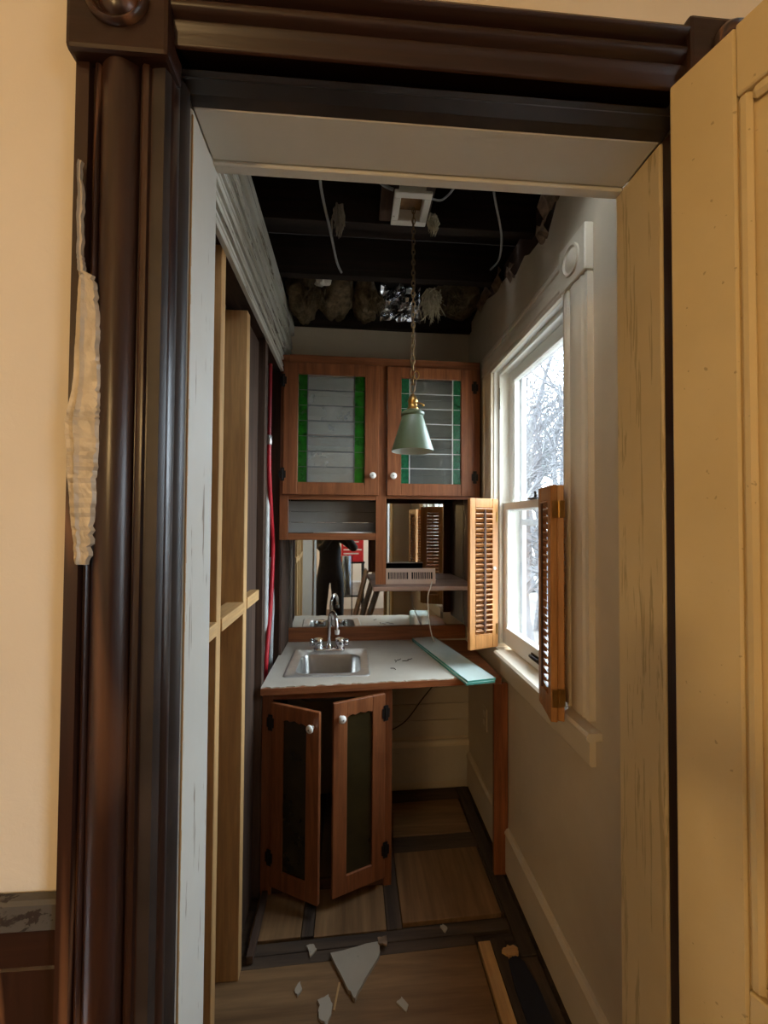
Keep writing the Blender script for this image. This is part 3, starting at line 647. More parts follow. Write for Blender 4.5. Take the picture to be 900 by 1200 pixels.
def up_door(x0, x1, z0, z1, hinge_left, gm, cm, lm_, gl, gr):
    y0, y1 = FY-0.021, FY-0.001
    st, rt, rb = 0.076, 0.062, 0.066
    g = G().box(x0, x0+st, y0, y1, z0, z1).box(x1-st, x1, y0, y1, z0, z1).box(x0+st, x1-st, y0, y1, z0, z0+rb).box(x0+st, x1-st, y0, y1, z1-rt, z1)
    d = g.build('door', oak[2], uc, bevel=0.002, shear=True)
    a0, a1, c0, c1 = x0+st, x1-st, z0+rb, z1-rt
    v1, v2 = a0+gl, a1-gr; rows = 7; hh = (c1-c0)/rows; ym = FY-0.010
    for (p, q, mt) in ((a0, v1, gm), (v1, v2, cm), (v2, a1, gm)):
        first = G().box(p+0.0015, q-0.0015, ym-0.0015, ym+0.0015, c0+0.001, c0+hh-0.001).build('pane', mt, d, shear=True)
        for i in range(1, rows): cp(first, d, (0, 0, hh*i))
    g = G()
    for v in (v1, v2): g.box(v-0.0028, v+0.0028, ym-0.0035, ym+0.0035, c0, c1)
    for i in range(1, rows): g.box(v1+0.0027, v2-0.0027, ym-0.003, ym+0.003, c0+hh*i-0.0022, c0+hh*i+0.0022)
    for i in range(1, rows):
        for p, q in ((a0, v1-0.0027), (v2+0.0027, a1)): g.box(p, q, ym-0.0028, ym+0.0028, c0+hh*i-0.0011, c0+hh*i+0.0011)
    g.build('came', lm_, d, shear=True)
    kx = x1-0.033 if hinge_left else x0+0.033
    G().lathe([(0.0005, -0.034), (0.010, -0.033), (0.0175, -0.028), (0.018, -0.022), (0.012, -0.016), (0.008, -0.008), (0.009, 0.001)], (kx, y0, z0+0.104), 'y', 18).build('knob', porcelain, d, smooth=True, shear=True)
    G().lathe([(0.0005, -0.0355), (0.003, -0.035), (0.003, -0.033)], (kx, y0, z0+0.104), 'y', 8).build('knob_screw', iron, d, shear=True)
    hx = x0-0.001 if hinge_left else x1+0.001; s = 1 if hinge_left else -1
    for zc in (z0+0.105, z1-0.100):
        G().box(hx-0.018, hx+0.018, y0-0.004, y0-0.0005, zc-0.019, zc+0.019).box(hx-0.010, hx+0.010, y0-0.0035, y0-0.0004, zc-0.034, zc+0.034).tube([(hx, y0-0.003, zc-0.026), (hx, y0-0.003, zc+0.026)], 0.0045, 8).build('hinge', iron, d, shear=True)
    return d
up_door(-0.366, 0.140, 1.754, 2.455, True, green_d, clear_lit, lead, 0.050, 0.056)
up_door(0.185, 0.668, 1.754, 2.455, False, green_t, clear_r, lead_l, 0.046, 0.046)
ns = ub('niche_shelf', (0.115, 0.689, FY+0.002, 2.592, 1.238, 1.262), wood('pinkish_shelf', (0.30, 0.17, 0.12), (0.45, 0.29, 0.22), 'x', 0.5, 14), bevel=0.003)

# vent cover on the niche shelf
vc = root('vent_cover', 'pinkish beige slotted vent cover leaning on the shelf in the cabinet niche', 'vent cover', (0.33, 2.42, 1.262))
vm = plain('beige_enamel', (0.56, 0.40, 0.31), 0.45, nz=0.06)
T = Matrix.Translation((0.19, 2.40, 1.2625)) @ Matrix.Rotation(math.radians(-8), 4, 'X')
g = G(); g.T = T; g.box(0, 0.285, 0, 0.006, 0, 0.028).box(0, 0.285, 0, 0.006, 0.066, 0.088)
for a, b in ((0, 0.014), (0.128, 0.148), (0.268, 0.285)): g.box(a, b, 0, 0.006, 0.028, 0.066)
g.box(0, 0.285, 0.006, 0.022, 0.084, 0.088); g.build('front_plate', vm, vc, bevel=0.001)
for a0, a1 in ((0.014, 0.128), (0.148, 0.268)):
    for i in range(1, 10):
        xx = a0+(a1-a0)*i/10; g = G(); g.T = T; g.box(xx-0.0023, xx+0.0023, 0.0005, 0.0055, 0.028, 0.066).build('slat', vm, vc)
g = G(); g.T = T; g.box(0.003, 0.282, 0.020, 0.024, 0.004, 0.084).build('back_plate', iron, vc)

# cords
def curve_pts(ctrl, n_=10):
    out = []; P = [Vector(c) for c in ctrl]; P = [P[0]]+P+[P[-1]]
    for i in range(1, len(P)-2):
        for k in range(n_):
            t = k/n_; a, b, c, d = P[i-1], P[i], P[i+1], P[i+2]
            out.append(0.5*((2*b)+(-a+c)*t+(2*a-5*b+4*c-d)*t*t+(-a+3*b-3*c+d)*t**3))
    out.append(P[-2]); return out
whitec = plain('white_cord', (0.72, 0.66, 0.56), 0.5); greyc = plain('dark_cord', (0.05, 0.04, 0.035), 0.6)
tag(G().tube(curve_pts([(0.50, 2.52, 1.27), (0.46, 2.42, 1.275), (0.425, 2.29, 1.26), (0.41, 2.288, 1.20), (0.43, 2.34, 1.05), (0.475, 2.45, 0.93), (0.52, 2.50, 0.9055)]), 0.0032, 6).build('power_cord', whitec, smooth=True), 'thin pale cord hanging from the niche shelf down to the counter', 'cord')
tag(G().tube(curve_pts([(-0.21, 2.36, 1.5500), (-0.1, 2.31, 1.5535), (0.0, 2.309, 1.5535), (0.11, 2.37, 1.5500)]), 0.004, 6).build('bent_white_strip', porcelain, smooth=True), 'thin bent white strip lying in the small open cubby under the left glass door', 'strip')
tag(G().tube(curve_pts([(0.53, 2.30, 0.866), (0.50, 2.40, 0.74), (0.42, 2.50, 0.58), (0.32, 2.54, 0.43), (0.20, 2.55, 0.36)]), 0.0035, 6).build('loose_cable', greyc, smooth=True), 'dark loose cable looping down under the counter', 'cord')

# glass strips on the counter
gt = plain('pale_green_glass', (0.62, 0.74, 0.69), 0.12, nz=0.04, coat=0.3); ge = plain('teal_glass_edge', (0.12, 0.42, 0.36), 0.15)
def gstrip(c, ang, L, W, z0, label):
    T = Matrix.Translation((c[0], c[1], z0)) @ Matrix.Rotation(ang, 4, 'Z')
    rt = root('glass_strip', label, 'glass', (c[0], c[1], z0), 'glass strips on the counter')
    g = G(); g.T = T; g.box(-W/2+0.001, W/2-0.001, -L/2+0.001, L/2-0.001, 0.0002, 0.0088); g.build('sheet', gt, rt)
    for d in ((-W/2, W/2, -L/2, -L/2+0.001), (-W/2, W/2, L/2-0.001, L/2), (-W/2, -W/2+0.001, -L/2+0.001, L/2-0.001), (W/2-0.001, W/2, -L/2+0.001, L/2-0.001)):
        g = G(); g.T = T; g.box(*d, 0, 0.009).build('edge', ge, rt)
gstrip((0.502, 2.212), math.radians(11.2), 0.715, 0.140, 0.9002, 'lower pale green glass strip lying under its twin on the counter')
gstrip((0.505, 2.216), math.radians(11.8), 0.715, 0.138, 0.9093, 'upper pale green glass strip overhanging the counter front, topmost of the pair')
dk = plain('dark_scrap', (0.05, 0.035, 0.025), 0.8)
scr = [((0.235, 2.20), 0.4), ((0.262, 2.19), -0.3), ((0.225, 2.17), 1.2), ((0.29, 2.205), 0.2), ((0.215, 2.06), 2.0)]
spl = ['dark splinter nearest the sink on the laminate, one of a loose cluster', 'curved dark splinter in the middle of the cluster on the laminate', 'dark splinter closest to the counter front within the cluster', 'dark splinter nearest the glass strips on the laminate', 'lone dark splinter near the front edge of the laminate']
for ((a, b), r_), lb in zip(scr, spl):
    pts = curve_pts([(a, b, 0.9018), (a+0.016*math.cos(r_), b+0.016*math.sin(r_), 0.9035), (a+0.032*math.cos(r_+0.4), b+0.032*math.sin(r_+0.4), 0.9018)], 4)
    tag(G().tube(pts, 0.0016, 5).build('wood_splinter', dk), lb, 'splinter', 'splinters on the counter')

# wall outlet under counter
ou = root('outlet', 'painted-over outlet plate low on the window wall under the counter', 'outlet', (RX-0.003, 2.30, 0.55))
box('plate', (RX-0.006, RX-0.0005, 2.262, 2.338, 0.49, 0.61), wall_grey, ou, bevel=0.002)
for zc in (0.525, 0.575): box('socket', (RX-0.0075, RX-0.0055, 2.283, 2.317, zc-0.014, zc+0.014), trim_cream, ou)

# =================================================================== SHUTTERS
def leaf(rt, p0, p1, z0, z1, n_l=25, rod_side=1, name='leaf'):
    p0 = Vector((*p0, 0)); p1 = Vector((*p1, 0)); u = (p1-p0); W = u.length; u.normalize(); v = Vector((u.y, -u.x, 0))
    T = Matrix(((u.x, v.x, 0, p0.x), (u.y, v.y, 0, p0.y), (0, 0, 1, 0), (0, 0, 0, 1)))
    th, st = 0.020, 0.033
    g = G(); g.T = T
    g.box(0, st, -th/2, th/2, z0, z1).box(W-st, W, -th/2, th/2, z0, z1).box(st, W-st, -th/2+0.001, th/2-0.001, z0, z0+0.068).box(st, W-st, -th/2+0.001, th/2-0.001, z1-0.045, z1)
    lf = g.build(name, orange[2], rt, bevel=0.0015)
    za, zb = z0+0.068, z1-0.045; dz = (zb-za)/n_l
    g = G(); g.T = T @ Matrix.Translation((0, 0, za+dz*0.5)) @ Matrix.Rotation(math.radians(32)*rod_side, 4, 'X')
    first = g.box(st+0.0005, W-st-0.0005, -0.0145, 0.0145, -0.0024, 0.0024).build('louver', orange[0], lf)
    for i in range(1, n_l): cp(first, lf, (0, 0, dz*i))
    g = G(); g.T = T; g.box(W/2-0.0035, W/2+0.0035, rod_side*0.017-0.003, rod_side*0.017+0.003, za+0.01, zb-0.01).build('tilt_rod', oak_d[2], lf)
    return lf, T
SZ0, SZ1 = 1.006, 1.729
sl = root('window_shutter', 'orange pine louvred shutter opened flat at the far side of the window', 'shutter', (0.64, 2.03, SZ0))
leaf(sl, (0.712, 2.062), (0.556, 2.004), SZ0, SZ1, rod_side=-1)
leaf(sl, (0.564, 2.032), (0.708, 2.090), SZ0, SZ1, rod_side=1)
G().lathe([(0.0005, -0.014), (0.007, -0.013), (0.009, -0.009), (0.005, -0.004), (0.005, 0.0)], (0.692, 2.043, 1.39), 'y', 12).build('knob', porcelain, sl, smooth=True)
for zc in (SZ0+0.09, SZ1-0.09): G().box(0.705, 0.712, 2.046, 2.074, zc-0.025, zc+0.025).build('hinge', brass, sl)
sr = root('window_shutter', 'louvred shutter folded into a V, seen edge-on at the near side of the window', 'shutter', (0.65, 1.33, SZ0))
leaf(sr, (0.712, 1.418), (0.640, 1.272), SZ0, SZ1, rod_side=1)
leaf(sr, (0.617, 1.268), (0.650, 1.426), SZ0, SZ1, rod_side=-1)
for zc in (SZ0+0.075, SZ1-0.075):
    G().box(0.609, 0.648, 1.259, 1.263, zc-0.026, zc+0.026).tube([(0.629, 1.259, zc-0.026), (0.629, 1.259, zc+0.026)], 0.004, 8).build('brass_hinge', brass, sr)

# =================================================================== PENDANT LAMP AND CEILING BOX
PX, PY = 0.224, 1.585
pl = root('pendant_lamp', 'sage green cone pendant lamp hanging on a brass chain', 'lamp', (PX, PY, 1.878))
sage = plain('sage_enamel', (0.13, 0.19, 0.115), 0.42, nz=0.06, coat=0.1); wenam = plain('white_enamel', (0.62, 0.66, 0.58), 0.3, nz=0.03)
sh = G().lathe([(0.0790, 1.877), (0.0780, 1.884), (0.0400, 2.006), (0.0385, 2.010), (0.0440, 2.014), (0.0440, 2.022), (0.036, 2.028), (0.022, 2.034), (0.019, 2.036)], (PX, PY, 0), 'z', 32).build('shade', sage, pl, smooth=True)
G().lathe([(0.0790, 1.8768), (0.0765, 1.884), (0.0385, 2.005), (0.018, 2.012), (0.0005, 2.012)], (PX, PY, 0), 'z', 32).build('shade_lining', wenam, sh, smooth=True)
sk_ = G().lathe([(0.020, 2.034), (0.0215, 2.040), (0.0175, 2.044), (0.0175, 2.062), (0.0195, 2.066), (0.0175, 2.072), (0.014, 2.082), (0.008, 2.088), (0.006, 2.094), (0.0005, 2.095)], (PX, PY, 0), 'z', 18).build('socket', brass, pl, smooth=True)
G().tube([(PX+0.012, PY-0.012, 2.058), (PX+0.030, PY-0.022, 2.052), (PX+0.034, PY-0.024, 2.047)], 0.003, 6).sphere((PX+0.036, PY-0.025, 2.046), 0.005, 8, 6).build('switch_key', brass, sk_, smooth=True)
def link(g, c, rx, rz, r, horizontal, tilt=0):
    pts = []
    for i in range(13):
        a = 2*math.pi*i/12
        p = Vector((rx*math.cos(a), 0, rz*math.sin(a)))
        if horizontal: p = Vector((0, rx*math.cos(a), rz*math.sin(a)))
        pts.append(Vector(c)+p)
    g.tube(pts, r, 5, cap=False)
g = G(); zc = 2.104; i = 0
while zc < 2.795:
    big = zc < 2.26
    rz = 0.017 if big else 0.0125; rx = 0.0085 if big else 0.0062
    zc += rz*0.8; link(g, (PX, PY, zc), rx, rz, 0.0022, i % 2 == 1); zc += rz*0.8; i += 1
g.build('chain', plain('dark_brass', (0.22, 0.14, 0.06), 0.45, 0.9), pl, smooth=True)
G().tube(curve_pts([(PX, PY, 2.09), (PX+0.012, PY-0.004, 2.16), (PX-0.009, PY+0.003, 2.22), (PX+0.008, PY, 2.30), (PX-0.007, PY-0.003, 2.40), (PX+0.006, PY, 2.52), (PX-0.005, PY, 2.65), (PX, PY, 2.80)], 6), 0.0022, 5).build('lamp_wire', plain('brown_wire', (0.10, 0.06, 0.03), 0.5), pl, smooth=True)
link_g = G(); link(link_g, (PX+0.013, PY-0.004, 2.165), 0.010, 0.016, 0.002, False); link_g.build('hanging_link', brass, pl, smooth=True)
cb = root('ceiling_box', 'white square electrical box at the torn ceiling, holding the lamp chain', 'electrical box', (0.212, 1.578, 2.795))
wp = paint('box_paint', (0.74, 0.70, 0.62), (0.60, 0.55, 0.46), (0.28, 0.2, 0.12), 'n', rough=0.6, amt=0.33)
bx = (0.143, 0.281, 1.492, 1.664)
g = G().box(bx[0], bx[1], bx[2], bx[2]+0.028, 2.792, 2.805).box(bx[0], bx[1], bx[3]-0.028, bx[3], 2.792, 2.805).box(bx[0], bx[0]+0.026, bx[2]+0.028, bx[3]-0.028, 2.792, 2.805).box(bx[1]-0.026, bx[1], bx[2]+0.028, bx[3]-0.028, 2.792, 2.805)
g.build('frame', wp, cb, bevel=0.002)
ib = (bx[0]+0.020, bx[1]-0.020, bx[2]+0.022, bx[3]-0.022)
g = G().box(ib[0], ib[0]+0.004, ib[2], ib[3], 2.805, 2.845).box(ib[1]-0.004, ib[1], ib[2], ib[3], 2.805, 2.845).box(ib[0]+0.004, ib[1]-0.004, ib[2], ib[2]+0.004, 2.805, 2.845).box(ib[0]+0.004, ib[1]-0.004, ib[3]-0.004, ib[3], 2.805, 2.845)
g.build('inner_rim', wp, cb)
box('back_plate', (ib[0]+0.004, ib[1]-0.004, ib[2]+0.004, ib[3]-0.004, 2.838, 2.845), plain('rusty_plate', (0.22, 0.12, 0.05), 0.7, nz=0.4), cb)
box('mounting_board', (0.10, 0.30, 1.447, 1.718, 2.846, 2.872), old_w[1], cb)

# =================================================================== PIPES in the open wall
redp = plain('red_pipe', (0.50, 0.018, 0.028), 0.35, nz=0.1); whitep = plain('white_pipe', (0.70, 0.70, 0.66), 0.4, nz=0.06)
rp = root('water_pipe', 'bright red plastic water pipe bending down inside the left wall', 'pipe', (-0.425, 2.19, 0.85))
G().tube(curve_pts([(-0.424, 2.20, 2.02), (-0.424, 2.21, 1.85), (-0.421, 2.27, 1.62), (-0.420, 2.315, 1.45), (-0.421, 2.27, 1.15), (-0.424, 2.19, 0.90), (-0.424, 2.17, 0.60), (-0.424, 2.17, 0.02)], 8), 0.0115, 10).build('tube', redp, rp, smooth=True)
G().lathe([(0.013, 2.00), (0.015, 2.005), (0.015, 2.045), (0.013, 2.05)], (-0.424, 2.20, 0), 'z', 12).build('coupling', steel, rp, smooth=True)
G().tube([(-0.424, 2.20, 2.05), (-0.424, 2.205, 2.418)], 0.010, 10).build('upper_tube', plain('dark_red_pipe', (0.22, 0.01, 0.015), 0.4), rp, smooth=True)
wp1 = tag(G().tube([(-0.446, 2.245, 0.02), (-0.440, 2.245, 1.2), (-0.435, 2.24, 2.418)], 0.013, 10).build('drain_pipe', whitep, smooth=True), 'straight white plastic pipe behind the red pipe in the left wall', 'pipe')
wp2 = tag(G().tube(curve_pts([(-0.425, 2.318, 0.02), (-0.425, 2.318, 0.9), (-0.420, 2.316, 1.15), (-0.427, 2.316, 1.30), (-0.427, 2.316, 1.42)], 6), 0.012, 10).build('vent_pipe', plain('grey_white_pipe', (0.52, 0.55, 0.54), 0.5), smooth=True), 'short pale grey pipe beside the dark stud at the back of the left wall', 'pipe')

# =================================================================== CEILING DEBRIS
ins = plain('brown_insulation', (0.125, 0.088, 0.05), 1.0, nz=0.55, sc_=35, bmp=0.8, spec=0.1)
pale = plain('pale_fibre', (0.50, 0.45, 0.32), 1.0, nz=0.3, sc_=60, bmp=0.8, spec=0.1)
def lump(name, c, r, mat, label, amp=0.35, grp=None, cat='insulation', fr=9):
    bm = bmesh.new(); bmesh.ops.create_icosphere(bm, subdivisions=4, radius=1.0)
    for q in bm.verts:
        d = q.co.copy(); w_ = Vector(c)+Vector((d.x*r[0], d.y*r[1], d.z*r[2]))
        k = 1+amp*(noise.noise(w_*fr)+0.6*noise.noise(w_*fr*2.3)+0.4*noise.noise(w_*fr*5))
        q.co = Vector((d.x*r[0], d.y*r[1], d.z*r[2]))*k
    for f in bm.faces: f.smooth = True
    me = bpy.data.meshes.new(name); bm.to_mesh(me); bm.free(); me.materials.append(mat)
    o = bpy.data.objects.new(name, me); COL.objects.link(o); o.location = c
    return tag(o, label, cat, grp)
gp = 'insulation above the pantry'
lump('insulation_batt', (-0.285, 2.36, 2.86), (0.085, 0.15, 0.125), ins, 'brown insulation wad at the left end above the back wall', grp=gp)
lump('insulation_batt', (-0.105, 2.38, 2.875), (0.092, 0.16, 0.105), ins, 'wide brown insulation wad second from the left above the back wall', grp=gp)
lump('insulation_batt', (0.065, 2.38, 2.86), (0.068, 0.14, 0.11), ins, 'brown insulation wad beside the shiny foil above the back wall', grp=gp)
lump('insulation_batt', (0.58, 2.40, 2.90), (0.13, 0.14, 0.09), ins, 'brown insulation wad in the right corner above the back wall', grp=gp)
def tuft(name, c, L, W, mat, label, n_=120, seed=1, cat='insulation'):
    rnd = random.Random(seed); g = G()
    for i in range(n_):
        a = Vector((c[0]+rnd.gauss(0, W*0.5), c[1]+rnd.gauss(0, W*0.5), c[2]+rnd.uniform(-0.1, 0.1)*L))
        e = a+Vector((rnd.gauss(0, W*0.7), rnd.gauss(0, W*0.7), -L*rnd.uniform(0.4, 1.0)))
        m_ = (a+e)/2+Vector((rnd.gauss(0, W*0.5), rnd.gauss(0, W*0.5), rnd.gauss(0, W*0.3)))
        g.tube([a, m_, e], [0.004, 0.0045, 0.0010], 4, cap=False)
    return tag(g.build(name, mat), label, cat)
tuft('insulation_tuft', (0.41, 2.22, 2.83), 0.15, 0.030, pale, 'pale yellow fibre tuft hanging beside the foil above the right glass door', 130, 3)
tuft('fibre_shred', (-0.20, 2.22, 2.82), 0.10, 0.030, ins, 'ragged brown fibres hanging between the two left insulation wads', 90, 11)
tuft('fibre_shred', (0.115, 2.22, 2.81), 0.10, 0.020, ins, 'ragged brown fibres hanging at the left edge of the foil', 80, 12)
tuft('fibre_shred', (0.52, 2.24, 2.84), 0.09, 0.030, ins, 'ragged brown fibres hanging right of the pale yellow tuft', 80, 13)
tuft('fibre_shred', (0.303, 1.61, 2.80), 0.075, 0.012, pale, 'small pale fibre shred hanging at the right of the white electrical box', 50, 5)
tuft('paper_shred', (-0.06, 1.66, 2.85), 0.11, 0.012, plain('dusty_shred', (0.30, 0.25, 0.19), 0.9), 'dusty torn shred hanging from the joists near the grey cable', 50, 6)
foilm = plain('foil', (0.55, 0.55, 0.56), 0.22, 0.95, nz=0.4, sc_=14, bmp=0.6)
g = G(); nx, nz_ = 14, 12; vs_ = []
for i in range(nx+1):
    for k in range(nz_+1):
        x = 0.145+0.225*i/nx; z = 2.72+0.20*k/nz_; p = Vector((x*17, 0, z*17))
        vs_.append((x+0.01*noise.noise(p*1.3), 2.33+0.05*noise.noise(p)+0.025*noise.noise(p*2.6), z+0.01*noise.noise(p+Vector((4, 4, 4)))))
fs = [(i*(nz_+1)+k, (i+1)*(nz_+1)+k, (i+1)*(nz_+1)+k+1, i*(nz_+1)+k+1) for i in range(nx) for k in range(nz_)]
o = g.add(vs_, fs).build('foil_facing', foilm); tag(o, 'crumpled shiny foil insulation facing above the back wall', 'foil'); md = o.modifiers.new('t', 'SOLIDIFY'); md.thickness = 0.0015
gw = plain('grey_cable', (0.26, 0.26, 0.25), 0.6)
tag(G().tube(curve_pts([(-0.125, 1.49, 2.90), (-0.125, 1.56, 2.845), (-0.10, 1.75, 2.815), (-0.08, 1.93, 2.80), (-0.06, 2.0, 2.79)]), 0.0055, 6).build('ceiling_cable', gw, smooth=True), 'grey cable hanging below the joists left of the white electrical box', 'cable')
tag(G().tube(curve_pts([(0.49, 1.48, 2.90), (0.53, 1.55, 2.83), (0.60, 1.68, 2.79), (0.64, 1.82, 2.78), (0.66, 2.0, 2.84)]), 0.0045, 6).build('ceiling_cable', gw, smooth=True), 'thin cable looping down beside the torn right wall plaster', 'cable')
tag(G().tube(curve_pts([(0.283, 1.56, 2.83), (0.33, 1.57, 2.835), (0.37, 1.54, 2.86), (0.39, 1.52, 2.90)]), 0.004, 6).build('ceiling_cable', gw, smooth=True), 'short pale wire leaving the right side of the white electrical box', 'cable')
tag(G().tube(curve_pts([(0.141, 1.53, 2.83), (0.10, 1.52, 2.84), (0.05, 1.50, 2.87), (0.02, 1.48, 2.91)]), 0.006, 6).build('ceiling_cable', gw, smooth=True), 'pale wire leaving the left side of the white electrical box', 'cable')
def slabs(name, pts, z0, th, mat, label, cat, jag=0.002, par=None, grp=None, tilt=(0, 0)):
    n_ = []
    for i, p in enumerate(pts):
        q = pts[(i+1) % len(pts)]
        for k in range(4):
            t = k/4; n_.append((p[0]+(q[0]-p[0])*t+random.uniform(-jag, jag), p[1]+(q[1]-p[1])*t+random.uniform(-jag, jag)))
    g = G().prism(n_, 'z', z0, z0+th)
    cx = sum(p[0] for p in pts)/len(pts); cy_ = sum(p[1] for p in pts)/len(pts)
    for v in g.v: v.z += abs((v.x-cx)*tilt[0])+abs((v.y-cy_)*tilt[1])
    o = g.build(name, mat, par)
    return tag(o, label, cat, grp)
chunk = paint('plaster_chunk', (0.43, 0.37, 0.29), (0.35, 0.30, 0.23), (0.16, 0.15, 0.13), 'n', rough=0.9, amt=0.33)
# white scrap on insulation
lump('plaster_crumb', (-0.165, 2.20, 2.85), (0.04, 0.03, 0.016), plain('white_crumb', (0.62, 0.56, 0.48), 0.9, bmp=0.5), 'white plaster crumb caught on top of the brown insulation', 0.5, None, 'plaster', 25)

# =================================================================== FLOOR DEBRIS
slabs('plaster_fragment', [(-0.066, 1.628), (0.110, 1.662), (0.118, 1.622), (0.068, 1.545), (0.020, 1.472), (0.0, 1.50)], 0.0005, 0.014, chunk, 'large triangular plaster fragment with dark mould spots on the floor', 'plaster', 0.003)
slabs('plaster_scrap', [(0.108, 1.672), (0.142, 1.674), (0.144, 1.640), (0.112, 1.650)], 0.015, 0.006, paper, 'small brown paper scrap at the top corner of the large plaster fragment', 'scrap', 0.003)
slabs('plaster_chip', [(-0.100, 1.478), (-0.068, 1.50), (-0.050, 1.47), (-0.066, 1.405), (-0.092, 1.43)], 0.0005, 0.008, chunk, 'jagged pale plaster chip in front of the large fragment', 'plaster', 0.004, grp='plaster chips on the floor')
slabs('plaster_chip', [(-0.160, 1.672), (-0.135, 1.678), (-0.122, 1.655), (-0.140, 1.632)], 0.0002, 0.006, chunk, 'small white plaster chip lying on the dark cross board left of the large fragment', 'plaster', 0.002, grp='plaster chips on the floor')
slabs('plaster_chip', [(-0.185, 1.52), (-0.17, 1.545), (-0.16, 1.52), (-0.172, 1.50)], 0.0005, 0.006, chunk, 'tiny brown plaster chip left of the jagged pale chip', 'plaster', 0.002, grp='plaster chips on the floor')
slabs('plaster_chip', [(0.36, 1.715), (0.375, 1.722), (0.39, 1.705), (0.375, 1.69)], 0.0, 0.006, chunk, 'tiny pale plaster chip on the dark cross board in front of the open floor panel', 'plaster', 0.002, grp='plaster chips on the floor')
slabs('plaster_chip', [(0.16, 1.46), (0.18, 1.475), (0.20, 1.45), (0.19, 1.43)], 0.0005, 0.004, chunk, 'thin pale plaster chip right of the large fragment on the tan panel', 'plaster', 0.002, grp='plaster chips on the floor')
slabs('wood_sliver', [(-0.035, 1.535), (-0.028, 1.535), (-0.045, 1.45), (-0.050, 1.452)], 0.0005, 0.004, pine[1], 'thin pale wood sliver beside the large plaster fragment', 'wood', 0.0005)
slabs('wood_crumb', [(0.572, 1.600), (0.60, 1.618), (0.635, 1.612), (0.63, 1.585), (0.59, 1.578)], 0.0005, 0.010, pine[0], 'pale broken wood crumb at the tip of the dark navy shape', 'wood', 0.004)
slabs('floor_shape', [(0.575, 1.03), (0.574, 1.48), (0.585, 1.565), (0.612, 1.585), (0.640, 1.56), (0.656, 1.47), (0.664, 1.30), (0.666, 1.03)], 0.0002, 0.006, plain('navy_flat', (0.006, 0.008, 0.018), 0.6, nz=0.2), 'dark navy rounded flat shape on the floor beside the pine strip', 'pad', 0.0005)  # flat navy outline laid over the dark boards
# small plank leaning at the left by the stud foot
tag(box('loose_batten', (-0.372, -0.348, 1.62, 1.90, 0.0005, 0.03), old_w[1], None), 'short old batten on the floor by the foot of the pine stud', 'batten')

# =================================================================== TAPE on the left casing
tape_m = plain('metallic_tape', (0.48, 0.41, 0.31), 0.45, 0.15, nz=0.15, sc_=40, bmp=0.25)
prof = [(2.085, -0.3645, -0.362), (2.03, -0.365, -0.358), (1.96, -0.364, -0.357), (1.938, -0.363, -0.356), (1.932, -0.362, -0.343), (1.90, -0.364, -0.338), (1.86, -0.365, -0.336), (1.82, -0.366, -0.333), (1.78, -0.368, -0.331), (1.754, -0.374, -0.329), (1.74, -0.377, -0.332), (1.70, -0.373, -0.330), (1.665, -0.371, -0.334), (1.62, -0.367, -0.336), (1.58, -0.362, -0.338), (1.553, -0.360, -0.341)]
g = G(); vs_ = []; nc = 9; rows_ = []
for i in range(len(prof)-1):
    for k in range(7):
        t = k/7; rows_.append(tuple(a+(b-a)*t for a, b in zip(prof[i], prof[i+1])))
rows_.append(prof[-1])
for i, (z, a, b) in enumerate(rows_):
    b += random.uniform(-0.0022, 0.0022)
    for k in range(nc+1):
        x = a+(b-a)*k/nc; p = Vector((x*110, 0, z*55))
        fold = 0.0035*max(0.0, 1-abs(k-3.2)/0.9)+0.0005*math.sin(z*420)*(z < 1.755)
        vs_.append((x, 0.5855-0.0018*noise.noise(p*0.6)-fold-0.0007*noise.noise(p*2.7)-(0.004 if 0.3 < k/nc < 0.9 else 0.0), z))
fs = [(i*(nc+1)+k, i*(nc+1)+k+1, (i+1)*(nc+1)+k+1, (i+1)*(nc+1)+k) for i in range(len(rows_)-1) for k in range(nc)]
o = g.add(vs_, fs).build('tape_strip', tape_m); tag(o, 'crumpled torn strip of silvery tape stuck on the edge of the dark left casing', 'tape'); md = o.modifiers.new('t', 'SOLIDIFY'); md.thickness = 0.0012

# =================================================================== PHOTOGRAPHER (seen in the mirror) AND ROOM CONTENTS
def skin_obj(name, nodes, edges, mat, parent, rootn=0, sub=2):
    me = bpy.data.meshes.new(name); keys = list(nodes); ix = {k: i for i, k in enumerate(keys)}
    org = ORG[parent.name]
    me.from_pydata([tuple(Vector(nodes[k][0])-org) for k in keys], [(ix[a], ix[b]) for a, b in edges], [])
    o = bpy.data.objects.new(name, me); COL.objects.link(o); o.parent = parent; ORG[o.name] = org
    o.modifiers.new('skin', 'SKIN').use_smooth_shade = True
    bm = bmesh.new(); bm.from_mesh(me); lay = bm.verts.layers.skin.verify(); bm.verts.ensure_lookup_table()
    for k in keys:
        r = nodes[k][1]; v = bm.verts[ix[k]][lay]; v.radius = r if isinstance(r, tuple) else (r, r); v.use_root = (k == keys[rootn])
    bm.to_mesh(me); bm.free()
    s = o.modifiers.new('sub', 'SUBSURF'); s.levels = sub; s.render_levels = sub
    me.materials.append(mat); return o
pc = Vector((-0.10, -0.46, 0))
ps = root('person', 'person in dark clothes standing in the doorway holding up a phone', 'person', tuple(pc))
def q(x, y, z): return (pc.x+x, pc.y+y, z)
nodes = {'pelvis': (q(0, 0, 0.95), (0.135, 0.10)), 'waist': (q(0, 0, 1.10), (0.125, 0.09)), 'chest': (q(0, 0.01, 1.28), (0.15, 0.105)), 'neckb': (q(0, 0.0, 1.43), (0.075, 0.07)), 'neck': (q(0, 0.01, 1.49), 0.05), 'chin': (q(0, 0.04, 1.545), (0.055, 0.065)), 'head': (q(0, 0.02, 1.62), (0.075, 0.092)), 'crown': (q(0, 0.01, 1.69), (0.06, 0.075))}
